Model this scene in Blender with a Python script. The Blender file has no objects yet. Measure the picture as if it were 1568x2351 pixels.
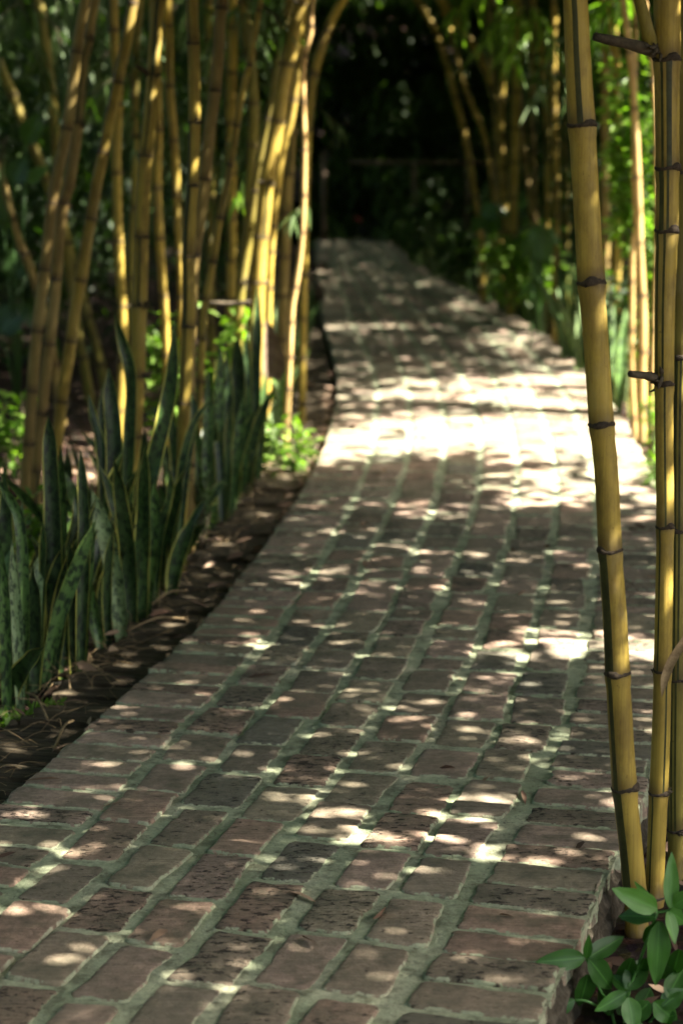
import bpy, bmesh, math, random
import numpy as np
from mathutils import Vector, Matrix
random.seed(7); RNG = np.random.default_rng(11)
sc = bpy.context.scene
COL = sc.collection

# ------------------------------------------------------------------ camera, sky, sun, exposure
FPX, HOR, CAMH = 4500.0, 350.0, 1.388            # focal length and horizon measured in the photograph (1568 x 2351 scale)
TH = math.atan((1175.5 - HOR) / FPX)
cam = bpy.data.objects.new('camera', bpy.data.cameras.new('camera')); COL.objects.link(cam)
cam.location = (0, 0, CAMH); cam.rotation_euler = (math.pi/2 - TH, 0, 0)
cd = cam.data; cd.sensor_fit = 'VERTICAL'; cd.sensor_height = 36; cd.lens = 36*FPX/2351
cd.clip_start = 0.05; cd.clip_end = 900
cd.dof.use_dof = True; cd.dof.focus_distance = 4.05; cd.dof.aperture_fstop = 3.3; cd.dof.aperture_blades = 0
sc.camera = cam
SUN_EL, SUN_OFF = math.radians(50), math.radians(14)
SUND = Vector((math.cos(SUN_EL)*math.cos(SUN_OFF), -math.cos(SUN_EL)*math.sin(SUN_OFF), math.sin(SUN_EL)))
w = bpy.data.worlds.new('World'); sc.world = w; w.use_nodes = True
nt = w.node_tree; nt.nodes.clear()
sky = nt.nodes.new('ShaderNodeTexSky'); sky.sky_type = 'NISHITA'; sky.sun_disc = False
sky.sun_elevation = SUN_EL; sky.sun_rotation = math.pi/2 + SUN_OFF
bg = nt.nodes.new('ShaderNodeBackground'); bg.inputs['Strength'].default_value = 0.062
sky.dust_density = 5.0; sky.ozone_density = 0.3; sky.air_density = 0.8
wo = nt.nodes.new('ShaderNodeOutputWorld')
nt.links.new(sky.outputs[0], bg.inputs['Color']); nt.links.new(bg.outputs[0], wo.inputs['Surface'])
sl = bpy.data.lights.new('sun', 'SUN'); sl.energy = 5.0; sl.angle = math.radians(0.53); sl.color = (1.0, 0.92, 0.81)
so = bpy.data.objects.new('sun', sl); COL.objects.link(so); so.location = (20, -5, 25)
so.rotation_euler = SUND.to_track_quat('Z', 'Y').to_euler()
sc.view_settings.view_transform = 'Standard'; sc.view_settings.look = 'None'
sc.view_settings.exposure = 3.2; sc.view_settings.gamma = 1
sc.render.film_transparent = False
try:
    sc.cycles.use_denoising = True; sc.cycles.max_bounces = 6; sc.cycles.diffuse_bounces = 3
    sc.cycles.glossy_bounces = 2; sc.cycles.transmission_bounces = 3; sc.cycles.sample_clamp_indirect = 4.0
    sc.cycles.caustics_reflective = False; sc.cycles.caustics_refractive = False
except Exception: pass

# ------------------------------------------------------------------ measuring helpers
def ray(x, y):
    v = (1175.5 - y)/FPX
    return Vector(((x-784)/FPX, math.cos(TH)+v*math.sin(TH), -math.sin(TH)+v*math.cos(TH)))
CAMP = Vector((0, 0, CAMH))
def at_y(x, y, Y):
    r = ray(x, y); return CAMP + r*(Y/r.y)
def at_z(x, y, z):
    r = ray(x, y); return CAMP + r*((z-CAMH)/r.z)
def ppm(Y): return FPX/(Y*math.cos(TH))            # photo pixels per metre at depth Y

# ------------------------------------------------------------------ object helpers
def tag(o, label=None, cat=None, group=None, kind=None):
    if label: o['label'] = label
    if cat: o['category'] = cat
    if group: o['group'] = group
    if kind: o['kind'] = kind
    return o
def empty(name, loc, label, cat, group=None):
    o = bpy.data.objects.new(name, None); COL.objects.link(o); o.location = loc; o.empty_display_size = .05
    return tag(o, label, cat, group)
def link(name, me, mats, parent=None, smooth=True):
    o = bpy.data.objects.new(name, me); COL.objects.link(o)
    for m in (mats if isinstance(mats, (list, tuple)) else [mats]):
        if m: me.materials.append(m)
    if smooth and len(me.polygons):
        me.polygons.foreach_set('use_smooth', [True]*len(me.polygons))
    if parent is not None:
        o.parent = parent; o.location = (0, 0, 0)
    return o
def mesh(name, verts, faces, mi=None, **attrs):
    me = bpy.data.meshes.new(name); me.from_pydata([tuple(v) for v in verts], [], faces)
    if mi is not None: me.polygons.foreach_set('material_index', mi)
    for k, a in attrs.items():
        a = np.asarray(a, dtype=np.float32)
        if a.ndim == 1:
            at = me.attributes.new(k, 'FLOAT', 'POINT'); at.data.foreach_set('value', a)
        else:
            at = me.attributes.new(k, 'FLOAT_COLOR', 'POINT'); at.data.foreach_set('color', np.c_[a, np.ones(len(a))].astype(np.float32).ravel())
    me.update(); return me
def np_mesh(name, V, F, **attrs):
    """V (n,3) array, F (m,k) array of equal-size faces"""
    me = bpy.data.meshes.new(name); V = np.asarray(V, np.float32); F = np.asarray(F, np.int32)
    me.vertices.add(len(V)); me.vertices.foreach_set('co', V.ravel())
    k = F.shape[1]; me.loops.add(F.size); me.loops.foreach_set('vertex_index', F.ravel())
    me.polygons.add(len(F)); me.polygons.foreach_set('loop_start', np.arange(len(F), dtype=np.int32)*k)
    try: me.polygons.foreach_set('loop_total', np.full(len(F), k, np.int32))
    except Exception: pass
    for n_, a in attrs.items():
        at = me.attributes.new(n_, 'FLOAT', 'POINT'); at.data.foreach_set('value', np.asarray(a, np.float32))
    me.update(calc_edges=True); me.validate(); return me

# ------------------------------------------------------------------ materials
def M(name):
    m = bpy.data.materials.new(name); m.use_nodes = True; nt = m.node_tree; nt.nodes.clear()
    out = nt.nodes.new('ShaderNodeOutputMaterial'); b = nt.nodes.new('ShaderNodeBsdfPrincipled')
    nt.links.new(b.outputs[0], out.inputs[0]); return m, nt, b, out
def N(nt, t, **kw):
    n = nt.nodes.new(t)
    for k, v in kw.items():
        if k in n.inputs: n.inputs[k].default_value = v
        else: setattr(n, k, v)
    return n
def noise(nt, scale, detail=4, rough=.6, vec=None, mapscale=None):
    n = N(nt, 'ShaderNodeTexNoise', Scale=scale, Detail=detail, Roughness=rough)
    if vec is None:
        vec = N(nt, 'ShaderNodeTexCoord').outputs['Object']
    if mapscale:
        mp = N(nt, 'ShaderNodeMapping'); mp.inputs['Scale'].default_value = mapscale; nt.links.new(vec, mp.inputs[0]); vec = mp.outputs[0]
    nt.links.new(vec, n.inputs['Vector']); return n.outputs['Fac']
def ramp(nt, fac, stops, interp='LINEAR'):
    r = N(nt, 'ShaderNodeValToRGB'); cr = r.color_ramp; cr.interpolation = interp
    while len(cr.elements) < len(stops): cr.elements.new(.5)
    for e, (p, c) in zip(cr.elements, stops):
        e.position = p; e.color = (c, c, c, 1) if isinstance(c, (int, float)) else (*c, 1)
    nt.links.new(fac, r.inputs[0]); return r.outputs[0]
def mix(nt, fac, a, b, mode='MIX'):
    n = N(nt, 'ShaderNodeMix', data_type='RGBA', blend_type=mode)
    for i, v in ((0, fac), (6, a), (7, b)):
        if isinstance(v, (int, float)): n.inputs[i].default_value = v
        elif isinstance(v, tuple): n.inputs[i].default_value = (*v, 1)
        else: nt.links.new(v, n.inputs[i])
    return n.outputs[2]
def mth(nt, op, a, b=None, c=None, clamp=False):
    n = N(nt, 'ShaderNodeMath', operation=op); n.use_clamp = clamp
    for i, v in enumerate((a, b, c)):
        if v is None: continue
        if isinstance(v, (int, float)): n.inputs[i].default_value = v
        else: nt.links.new(v, n.inputs[i])
    return n.outputs[0]
def attr(nt, name, out='Fac'): return N(nt, 'ShaderNodeAttribute', attribute_name=name).outputs[out]
def bump(nt, b, h, strength=.5, dist=.01):
    n = N(nt, 'ShaderNodeBump', Strength=strength, Distance=dist); nt.links.new(h, n.inputs['Height']); nt.links.new(n.outputs[0], b.inputs['Normal'])
def base(nt, b, c, rough=.8, spec=.3):
    if isinstance(c, tuple): b.inputs['Base Color'].default_value = (*c, 1)
    else: nt.links.new(c, b.inputs['Base Color'])
    if isinstance(rough, (int, float)): b.inputs['Roughness'].default_value = rough
    else: nt.links.new(rough, b.inputs['Roughness'])
    b.inputs['Specular IOR Level'].default_value = spec

MORTAR = (.39, .43, .275)
def mortar_col(nt):
    a = noise(nt, 3.0, 4); bb = noise(nt, 90, 5, .7)
    c = ramp(nt, a, [(.3, (.22, .27, .155)), (.5, MORTAR), (.7, (.48, .465, .32))])
    return mix(nt, .55, c, ramp(nt, bb, [(.3, .35), (.7, 1.0)]), 'MULTIPLY')
def make_brick():
    m, nt, b, _ = M('brick')
    col = attr(nt, 'bcol', 'Color')
    co = N(nt, 'ShaderNodeTexCoord').outputs['Object']
    big = noise(nt, 9, 5, .65); fine = noise(nt, 160, 4, .75)
    grit = noise(nt, 45, 6, .8)
    c = mix(nt, .9, col, ramp(nt, grit, [(.25, .30), (.5, .95), (.75, 1.5)]), 'MULTIPLY')
    scr = noise(nt, 1, 4, .7, None, (9, 150, 1)); c = mix(nt, .5, c, ramp(nt, scr, [(.35, .5), (.5, 1), (.7, 1.3)]), 'MULTIPLY')
    c = mix(nt, ramp(nt, big, [(.48, 0), (.68, .75)]), c, (.055, .062, .038))       # dark moss stain
    c = mix(nt, ramp(nt, noise(nt, 3.2, 5, .7), [(.42, .05), (.70, .6)]), c, (.20, .175, .115)) # dusty patches
    br = mth(nt, 'MULTIPLY', mth(nt, 'SUBTRACT', attr(nt, 'br'), .55), .16)
    pits = mth(nt, 'MAXIMUM', ramp(nt, mth(nt, 'SUBTRACT', noise(nt, 60, 4, .7, None, (.6, 1.3, 1)), br), [(.34, 1), (.40, 0)]), ramp(nt, mth(nt, 'SUBTRACT', noise(nt, 26, 5, .8), br), [(.30, 1), (.35, 0)]))
    c = mix(nt, ramp(nt, mth(nt, 'ADD', noise(nt, 11, 5, .75), mth(nt, 'MULTIPLY', br, 1.3)), [(.50, 0), (.62, .35)]), c, (.085, .078, .055))
    c = mix(nt, mth(nt, 'MULTIPLY', pits, .85), c, (.012, .011, .009))
    # mortar smeared over the arrises
    e = attr(nt, 'edge'); k = mth(nt, 'ADD', e, mth(nt, 'MULTIPLY', mth(nt, 'SUBTRACT', noise(nt, 28, 5, .7), .5), 2.2))
    sm = ramp(nt, k, [(.88, 0), (1.10, 1)])
    c = mix(nt, sm, c, mortar_col(nt))
    base(nt, b, c, .88, .25)
    h = mth(nt, 'SUBTRACT', mth(nt, 'ADD', mth(nt, 'MULTIPLY', grit, .9), mth(nt, 'MULTIPLY', fine, .5)), mth(nt, 'MULTIPLY', pits, .8))
    bump(nt, b, h, .9, .006); return m
def make_mortar():
    m, nt, b, _ = M('mortar'); c = mortar_col(nt)
    c = mix(nt, ramp(nt, noise(nt, 14, 5, .7), [(.48, 0), (.62, .85)]), c, (.13, .135, .085))
    c = mix(nt, ramp(nt, noise(nt, 55, 4, .8), [(.58, 0), (.68, .8)]), c, (.06, .052, .035))
    base(nt, b, c, .92, .2); bump(nt, b, mth(nt, 'ADD', noise(nt, 22, 6, .7), mth(nt, 'MULTIPLY', noise(nt, 140, 3), .4)), .9, .008); return m
def make_slab():
    m, nt, b, _ = M('rough_concrete')
    c = ramp(nt, noise(nt, 18, 6, .75), [(.3, (.028, .025, .017)), (.5, (.085, .073, .05)), (.7, (.20, .175, .125))])
    base(nt, b, c, .95, .15); bump(nt, b, noise(nt, 30, 7, .75), 1, .03); return m
def make_soil():
    m, nt, b, _ = M('soil_and_leaf_mould')
    a = noise(nt, 26, 6, .75); v = N(nt, 'ShaderNodeTexVoronoi', Scale=38.0); nt.links.new(N(nt, 'ShaderNodeTexCoord').outputs['Object'], v.inputs['Vector'])
    c = ramp(nt, a, [(.3, (.018, .013, .009)), (.55, (.055, .038, .026)), (.72, (.13, .09, .06))])
    c = mix(nt, .5, c, v.outputs['Color'], 'MULTIPLY'); base(nt, b, c, 1, .1)
    bump(nt, b, a, 1, .03); return m
def make_wood(name, dark, mid, pale):
    m, nt, b, _ = M(name)
    cx = N(nt, 'ShaderNodeCombineXYZ'); nt.links.new(attr(nt, 'gs'), cx.inputs[0]); nt.links.new(attr(nt, 'gt'), cx.inputs[1])
    g = noise(nt, 1.0, 6, .7, cx.outputs[0], (70, 2.0, 1)); g2 = noise(nt, 12, 4, .6)
    c = ramp(nt, g, [(.34, dark), (.52, mid), (.70, pale)])
    c = mix(nt, .6, c, ramp(nt, g2, [(.3, .45), (.7, 1.2)]), 'MULTIPLY')
    base(nt, b, c, .9, .15); bump(nt, b, g, 1, .012); return m
def make_culm(name, c0, c1, c2, aged=.4):
    m, nt, b, _ = M(name)
    g = noise(nt, 3.5, 3); st = noise(nt, 1, 4, .6, None, (190, 190, 2.5)); blot = noise(nt, 14, 5, .7, None, (1, 1, .35)); spk = noise(nt, 70, 4, .7)
    c = ramp(nt, g, [(.3, c0), (.55, c1), (.75, c2)])
    c = mix(nt, .45, c, ramp(nt, st, [(.3, .5), (.65, 1.2)]), 'MULTIPLY')
    c = mix(nt, ramp(nt, blot, [(.47, 0), (.70, aged)]), c, (.085, .048, .014))
    c = mix(nt, ramp(nt, noise(nt, 5, 6, .75, None, (1.6, 1.6, .8)), [(.54, 0), (.66, .5)]), c, (.13, .085, .022))
    c = mix(nt, ramp(nt, spk, [(.66, 0), (.74, .7)]), c, (.035, .02, .009))
    # the darkened skin just under each node
    c = mix(nt, mth(nt, 'MULTIPLY', attr(nt, 'nn'), .7), c, (.06, .035, .014))
    bloom = ramp(nt, noise(nt, 6, 5, .75, None, (1, 1, .5)), [(.52, 0), (.72, .30)]); c = mix(nt, bloom, c, (.30, .27, .17))
    c = mix(nt, ramp(nt, noise(nt, 40, 3, .6, None, (1, 1, .12)), [(.64, 0), (.72, .55)]), c, (.10, .065, .02))
    base(nt, b, c, ramp(nt, spk, [(.3, .48), (.7, .72)]), .28); bump(nt, b, st, .12, .002); return m
def make_plain(name, c0, c1, rough=.7, scale=30, spec=.3, bs=.4):
    m, nt, b, _ = M(name); n = noise(nt, scale, 5, .7)
    base(nt, b, ramp(nt, n, [(.3, c0), (.7, c1)]), rough, spec); bump(nt, b, n, bs, .006); return m
def make_leaf(name, c0, c1, c2, trans=.45, rough=.42, tcol=None, vein=False):
    m, nt, b, out = M(name)
    c = ramp(nt, attr(nt, 'rnd'), [(0, c0), (.5, c1), (1, c2)])
    if vein:
        u = mth(nt, 'ABSOLUTE', attr(nt, 'lu')); c = mix(nt, ramp(nt, u, [(0, .55), (.10, 0)]), c, tuple(min(1, 1.9*v+.03) for v in c1))
        wv = mth(nt, 'SINE', mth(nt, 'MULTIPLY', mth(nt, 'ADD', attr(nt, 'lv'), mth(nt, 'MULTIPLY', u, -.22)), 60))
        c = mix(nt, .35, c, ramp(nt, mth(nt, 'MULTIPLY_ADD', wv, .5, .5), [(.0, .72), (.25, 1.05)]), 'MULTIPLY')
    base(nt, b, c, rough, .5)
    t = N(nt, 'ShaderNodeBsdfTranslucent')
    nt.links.new(mix(nt, 1.0, c, tcol or (1.6, 2.0, .45), 'MULTIPLY'), t.inputs[0])
    s = N(nt, 'ShaderNodeMixShader'); s.inputs[0].default_value = trans
    nt.links.new(b.outputs[0], s.inputs[1]); nt.links.new(t.outputs[0], s.inputs[2]); nt.links.new(s.outputs[0], out.inputs[0])
    return m
def make_snake(name, dark, pale, margin, mw):
    m, nt, b, _ = M(name)
    u = mth(nt, 'ABSOLUTE', attr(nt, 'lu')); v = attr(nt, 'lv'); r = attr(nt, 'rnd')
    cx = N(nt, 'ShaderNodeCombineXYZ'); nt.links.new(attr(nt, 'lu'), cx.inputs[0]); nt.links.new(v, cx.inputs[1]); nt.links.new(mth(nt, 'MULTIPLY', r, 37), cx.inputs[2])
    band = noise(nt, 1, 5, .66, cx.outputs[0], (1.6, 40, 1)); mott = noise(nt, 1, 4, .6, cx.outputs[0], (5, 10, 1))
    c = ramp(nt, band, [(.42, dark), (.48, tuple((a+b_)/2 for a, b_ in zip(dark, pale))), (.53, pale)])
    c = mix(nt, ramp(nt, mott, [(.50, 0), (.70, .5)]), c, dark)
    ed = mth(nt, 'ADD', u, mth(nt, 'MULTIPLY', mth(nt, 'SUBTRACT', noise(nt, 1, 3, .5, cx.outputs[0], (.5, 16, 1)), .5), .22))
    c = mix(nt, ramp(nt, ed, [(1-mw, 0), (1-mw+.06, 1)]), c, margin)
    base(nt, b, c, .42, .45); bump(nt, b, noise(nt, 1, 3, .5, cx.outputs[0], (60, 6, 1)), .12, .002); return m

MT = dict(
 brick=make_brick(), mortar=make_mortar(), slab=make_slab(), soil=make_soil(),
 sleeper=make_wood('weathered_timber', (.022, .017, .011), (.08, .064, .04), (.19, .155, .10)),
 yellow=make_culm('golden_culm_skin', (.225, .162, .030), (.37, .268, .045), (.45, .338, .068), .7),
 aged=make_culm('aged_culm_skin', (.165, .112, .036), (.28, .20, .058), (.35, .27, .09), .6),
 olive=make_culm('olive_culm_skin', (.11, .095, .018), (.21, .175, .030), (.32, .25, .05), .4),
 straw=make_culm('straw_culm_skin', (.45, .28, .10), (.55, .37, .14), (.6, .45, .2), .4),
 stripe=make_plain('green_culm_stripe', (.018, .022, .006), (.060, .062, .014), .5, 30, .3, .1),
 node=make_plain('dark_node_scar', (.014, .010, .006), (.075, .055, .032), .85, 120),
 stub=make_plain('dead_branch_wood', (.030, .024, .013), (.10, .080, .048), .9, 60),
 sheath=make_plain('dry_sheath', (.09, .06, .04), (.22, .16, .11), .8, 24, .2),
 stone=make_plain('mossy_stone', (.03, .022, .016), (.12, .085, .06), .95, 20, .15, .9),
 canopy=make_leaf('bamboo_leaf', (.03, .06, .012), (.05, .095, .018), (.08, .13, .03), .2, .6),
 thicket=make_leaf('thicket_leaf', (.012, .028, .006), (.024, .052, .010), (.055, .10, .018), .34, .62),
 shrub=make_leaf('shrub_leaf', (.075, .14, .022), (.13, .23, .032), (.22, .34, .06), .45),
 glossy=make_leaf('broad_glossy_leaf', (.020, .075, .008), (.040, .135, .014), (.085, .22, .030), .3, .5, (1.6, 2.1, .5), True),
 broad=make_leaf('big_tropical_leaf', (.03, .07, .02), (.06, .13, .03), (.10, .20, .05), .4, .35, None, True),
 litter=make_leaf('dry_leaf_litter', (.05, .028, .016), (.17, .10, .06), (.36, .25, .16), .1, .8, (1.4, 1.1, .7)),
 strawm=make_plain('dry_grass', (.13, .085, .04), (.32, .235, .12), .8, 50),
 flower=make_plain('pink_petals', (.5, .12, .12), (.6, .2, .2), .7, 50),
 sn_a=make_snake('banded_green_leaf', (.012, .030, .010), (.10, .19, .045), (.24, .30, .06), .07),
 sn_b=make_snake('yellow_edged_leaf', (.008, .022, .007), (.045, .095, .024), (.44, .43, .09), .17),
 sn_c=make_snake('pale_banded_leaf', (.035, .060, .025), (.25, .35, .15), (.30, .35, .13), .06),
 sn_d=make_snake('deep_green_leaf', (.005, .015, .005), (.038, .075, .022), (.42, .42, .08), .13),
)

# ------------------------------------------------------------------ the brick path: edges measured in the photograph, on the ground plane
LE = [(-2.3, -2.0), (-1.62, .5), (-1.05, 2.8), (-.74, 4.1), (-.60, 4.75), (-.49, 5.3), (-.38, 6.0), (-.30, 6.75), (-.22, 7.5), (-.155, 8.2), (-.09, 9.2), (-.045, 10.4), (-.02, 11.8), (-.04, 13.2), (-.10, 15), (-.17, 17), (-.25, 21), (-.33, 25), (-.42, 33)]
RE = [(-1.15, -2.4), (-.36, .5), (.24, 2.75), (.37, 3.14), (.53, 3.68), (.70, 4.25), (.84, 4.9), (.98, 5.7), (1.10, 6.5), (1.22, 7.3), (1.32, 8.1), (1.41, 9.1), (1.49, 10.2), (1.55, 11.5), (1.58, 13), (1.57, 15.3), (1.50, 17.5), (1.36, 19.6), (1.12, 22.0), (.95, 25), (.80, 33)]
def resample(P, ys):
    P = np.array(P, float); x = np.interp(ys, P[:, 1], P[:, 0])
    k = np.exp(-np.linspace(-2, 2, 31)**2); k /= k.sum()
    xp = np.r_[x[0]+(x[1]-x[0])*np.arange(-15, 0), x, x[-1]+(x[-1]-x[-2])*np.arange(1, 16)]
    return np.convolve(xp, k, 'valid')
YS = np.arange(-2, 33, .04)
XL = resample(LE, YS); XR = resample(RE, YS)
Cx = (XL+XR)/2
dC = np.gradient(Cx, YS)
S = np.r_[0, np.cumsum(np.hypot(np.diff(Cx), np.diff(YS)))]
TX, TY = dC/np.hypot(dC, 1), 1/np.hypot(dC, 1)
HW = (XR-XL)/2*TY                                  # half width, square to the path
STOT = S[-1]
def PT(s, t, z=0.0):
    """s metres along the path, t = offset to the right of the centre line in half widths"""
    x = np.interp(s, S, Cx); y = np.interp(s, S, YS); tx = np.interp(s, S, TX); ty = np.interp(s, S, TY); h = np.interp(s, S, HW)
    return (float(x+ty*h*t), float(y-tx*h*t), z)
def PTm(s, off, z=0.0, side=-1):
    """off metres outside the left (side -1) or right (side 1) edge"""
    h = float(np.interp(s, S, HW)); return PT(s, side*(1+off/h), z)
def s_of_y(y): return float(np.interp(y, YS, S))

def build_path():
    V, F, E, Cc, BR = [], [], [], [], []
    def brick(s0, s1, m0, m1, outer=0):
        """s along; m0,m1 metres across from the left edge scaled to the local width"""
        h = float(np.interp((s0+s1)/2, S, HW)); W = 2*h
        n = 6 if s1-s0 < .15 else 9; k = 10 if m1-m0 > .15 else 6
        r = random.uniform(.002, .007)
        pts = []
        def p(a, bq):
            return (a, bq)
        corners = [(s0, m0), (s1, m0), (s1, m1), (s0, m1)]
        jit = [(random.gauss(0, .0035), random.gauss(0, .0035)) for _ in range(4)]
        corners = [(a+j[0], b_+j[1]) for (a, b_), j in zip(corners, jit)]
        for i in range(4):
            a, b_ = corners[i], corners[(i+1) % 4]; L = math.dist(a, b_); ns = n if i % 2 == 0 else k
            rr = min(r*1.6, L*.2); ux, uy = (b_[0]-a[0])/L, (b_[1]-a[1])/L
            a1, a2, p1, p2 = random.gauss(0, .0016), random.gauss(0, .0011), random.uniform(0, 6.3), random.uniform(0, 6.3)
            chip = random.uniform(.1, .9) if random.random() < .35 else None
            for q in range(ns):
                t = rr/L + (1-2*rr/L)*q/(ns-1); o_ = a1*math.sin(t*5+p1)+a2*math.sin(t*12+p2)+random.gauss(0, .0006)
                if chip is not None: o_ -= .0055*math.exp(-((t-chip)/.10)**2)
                pts.append((a[0]+ux*L*t+uy*o_, a[1]+uy*L*t-ux*o_))
        cxs = sum(q[0] for q in pts)/len(pts); cxm = sum(q[1] for q in pts)/len(pts)
        zt = random.gauss(.0012, .0018); ta, tb = random.gauss(0, .012), random.gauss(0, .012)
        i0 = len(V); np_ = len(pts)
        depth = .052 if outer else .018
        rings = [(0, -depth, 1.0), (0, -.005, 1.0), (.002, -.0014, .95), (.0055, -.0002, .6), (.016, .0004, 0)]
        u = random.random()
        base_c = [(.165, .112, .080), (.15, .118, .083), (.125, .102, .074), (.19, .138, .104), (.090, .084, .064), (.155, .130, .088), (.175, .128, .096)][random.choices(range(7), [5, 5, 4, 3, 2, 3, 3])[0]]
        f = random.uniform(1.6, 2.1); base_c = [c*f for c in base_c]
        for ins, dz, e in rings:
            for (a, b_) in pts:
                da, db = cxs-a, cxm-b_; d = math.hypot(da, db)
                hs, hm = (s1-s0)/2, (m1-m0)/2
                qa = a+max(-1, min(1, (cxs-a)/hs))*ins; qb = b_+max(-1, min(1, (cxm-b_)/hm))*ins
                z = dz+zt+(qa-cxs)*ta+(qb-cxm)*tb
                V.append(PT(qa, qb/W*2-1, z)); E.append(e); Cc.append(base_c); BR.append(u)
        for ri in range(len(rings)-1):
            for j in range(np_):
                a = i0+ri*np_+j; b_ = i0+ri*np_+(j+1) % np_
                F.append((a, a+np_, b_+np_, b_))
        F.append(tuple(i0+(len(rings)-1)*np_+j for j in reversed(range(np_))))
    s = .4
    for side in (0, 1):
        s = .4+.03*side
        while s < STOT-.2:
            W = 2*float(np.interp(s, S, HW)); L = random.uniform(.090, .110); g = random.uniform(.012, .021)
            bl = random.uniform(.216, .230)
            if side == 0: brick(s, s+L, random.uniform(-.004, .006), bl, 1)
            else: brick(s, s+L, W-bl, W+random.uniform(-.005, .005), 1)
            s += L+g
    for c in range(6):
        s = .3+random.random()*.2
        while s < STOT-.3:
            W = 2*float(np.interp(s, S, HW)); L = random.uniform(.198, .230) if random.random() > .06 else random.uniform(.10, .15); g = random.uniform(.013, .027)
            inner = W-2*.226-.03; pitch = inner/6
            m0 = .226+.012+pitch*c + .012+random.gauss(0, .004)
            brick(s, s+L, m0, m0+pitch-.027+random.gauss(0, .004)); s += L+g
    me = mesh('brick_path', V, F, None, edge=E, br=BR, bcol=np.array(Cc))
    # the mortar bed and the rough concrete sides of the raised slab, joined as second and third materials
    ss = np.arange(.2, STOT-.05, .05); tt = np.linspace(-1, 1, 25)
    V2, F2 = [], []
    for a in ss:
        for t in tt:
            z = -.0042+random.gauss(0, .0008)
            V2.append(PT(a, t*(1-.006), z))
    nt_ = len(tt)
    for i in range(len(ss)-1):
        for j in range(nt_-1):
            a = i*nt_+j; F2.append((a, a+1, a+nt_+1, a+nt_))
    m2 = mesh('mortar_bed', V2, F2)
    V3, F3 = [], []
    for side in (-1, 1):
        i0 = len(V3); prof = [(-.016, -.006), (-.012, -.032), (-.009, -.044), (.002, -.056), (-.006, -.08), (.006, -.11), (.010, -.17)]
        for a in ss:
            for (o, z) in prof:
                V3.append(PTm(a, o+random.gauss(0, .0028), z+random.gauss(0, .003), side))
        k = len(prof)
        for i in range(len(ss)-1):
            for j in range(k-1):
                a = i0+i*k+j; q = (a, a+1, a+k+1, a+k); F3.append(q if side < 0 else q[::-1])
    m3 = mesh('slab_side', V3, F3)
    o = link('brick_path', me, MT['brick']); tag(o, kind='structure')
    o2 = link('path_mortar', m2, MT['mortar']); tag(o2, kind='structure')
    o3 = link('path_slab', m3, MT['slab']); tag(o3, kind='structure')
build_path()

# ------------------------------------------------------------------ ground
def build_ground():
    xs = np.r_[-300, -120, -60, -40, -24, np.arange(-16, 16.01, .4), 24, 40, 60, 120, 300]
    ys = np.r_[-200, -80, -30, -10, np.arange(-4, 44.01, .4), 50, 62, 120, 300]
    V, F = [], []
    from mathutils import noise as mn
    for y in ys:
        for x in xs:
            d = 0.
            if -16 <= x <= 16 and -4 <= y <= 44:
                d = .02*mn.noise(Vector((x*.9, y*.9, 0)))
                s = s_of_y(y); c = float(np.interp(y, YS, Cx)); h = float(np.interp(s, S, HW))
                if abs(x-c) < h+.25: d = -.02
                far = max(0, abs(x-c)-h-.8); d += min(.10, far*.05)*(1 if x < c else .6)
            d += max(0, min(9, (y-41)*.45))+max(0, min(5, (abs(x)-13)*.5))*(1 if y > -3 else 0)  # far and side banks added to hide the sky and block horizon light
            V.append((x, y, -.105+d))
    n = len(xs)
    for i in range(len(ys)-1):
        for j in range(n-1):
            a = i*n+j; F.append((a, a+1, a+n+1, a+n))
    o = link('ground', mesh('ground', V, F), MT['soil']); tag(o, kind='structure')
build_ground()

# ------------------------------------------------------------------ lower timber ledge left of the path
def build_ledge():
    V, F, GS, GT = [], [], [], []
    s = .4
    while s < s_of_y(24):
        L = random.uniform(.09, .17); z = -.054+random.gauss(0, .006); ta = random.gauss(0, .02); tb = random.gauss(0, .012)
        wd = .225+random.gauss(0, .012); off = .028+random.uniform(0, .012); gx = random.random()*50
        i0 = len(V); nS, nT = 6, 9
        for a in range(nS):
            for c in range(nT):
                fs, ft = a/(nS-1), c/(nT-1); edge = (a in (0, nS-1)) or (c in (0, nT-1))
                zz = z+ta*(fs-.5)*L+tb*(ft-.5)*wd+random.gauss(0, .0012)-(.004 if edge else 0)
                V.append(PTm(s+fs*L+random.gauss(0, .0015), off+ft*wd+random.gauss(0, .003)*(1 if edge else 0), zz)); GS.append(gx+fs*L); GT.append(ft*wd)
        for a in range(nS-1):
            for c in range(nT-1):
                q = i0+a*nT+c; F.append((q, q+1, q+nT+1, q+nT)[::-1])
        ringi = [i0+c for c in range(nT)]+[i0+a*nT+nT-1 for a in range(1, nS)]+[i0+(nS-1)*nT+c for c in reversed(range(nT-1))]+[i0+a*nT for a in reversed(range(1, nS-1))]
        j0 = len(V)
        for q in ringi:
            x, y, z_ = V[q]; V.append((x, y, -.13)); GS.append(GS[q]); GT.append(GT[q]+.05)
        m = len(ringi)
        for q in range(m):
            F.append((ringi[q], ringi[(q+1) % m], j0+(q+1) % m, j0+q))
        s += L+random.uniform(.006, .022)
    o = link('timber_edging', mesh('timber_edging', V, F, None, gs=GS, gt=GT), MT['sleeper'], None, False)
    tag(o, 'weathered brown timber ledge one step below the left edge of the brick path', 'edging')
build_ledge()

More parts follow.
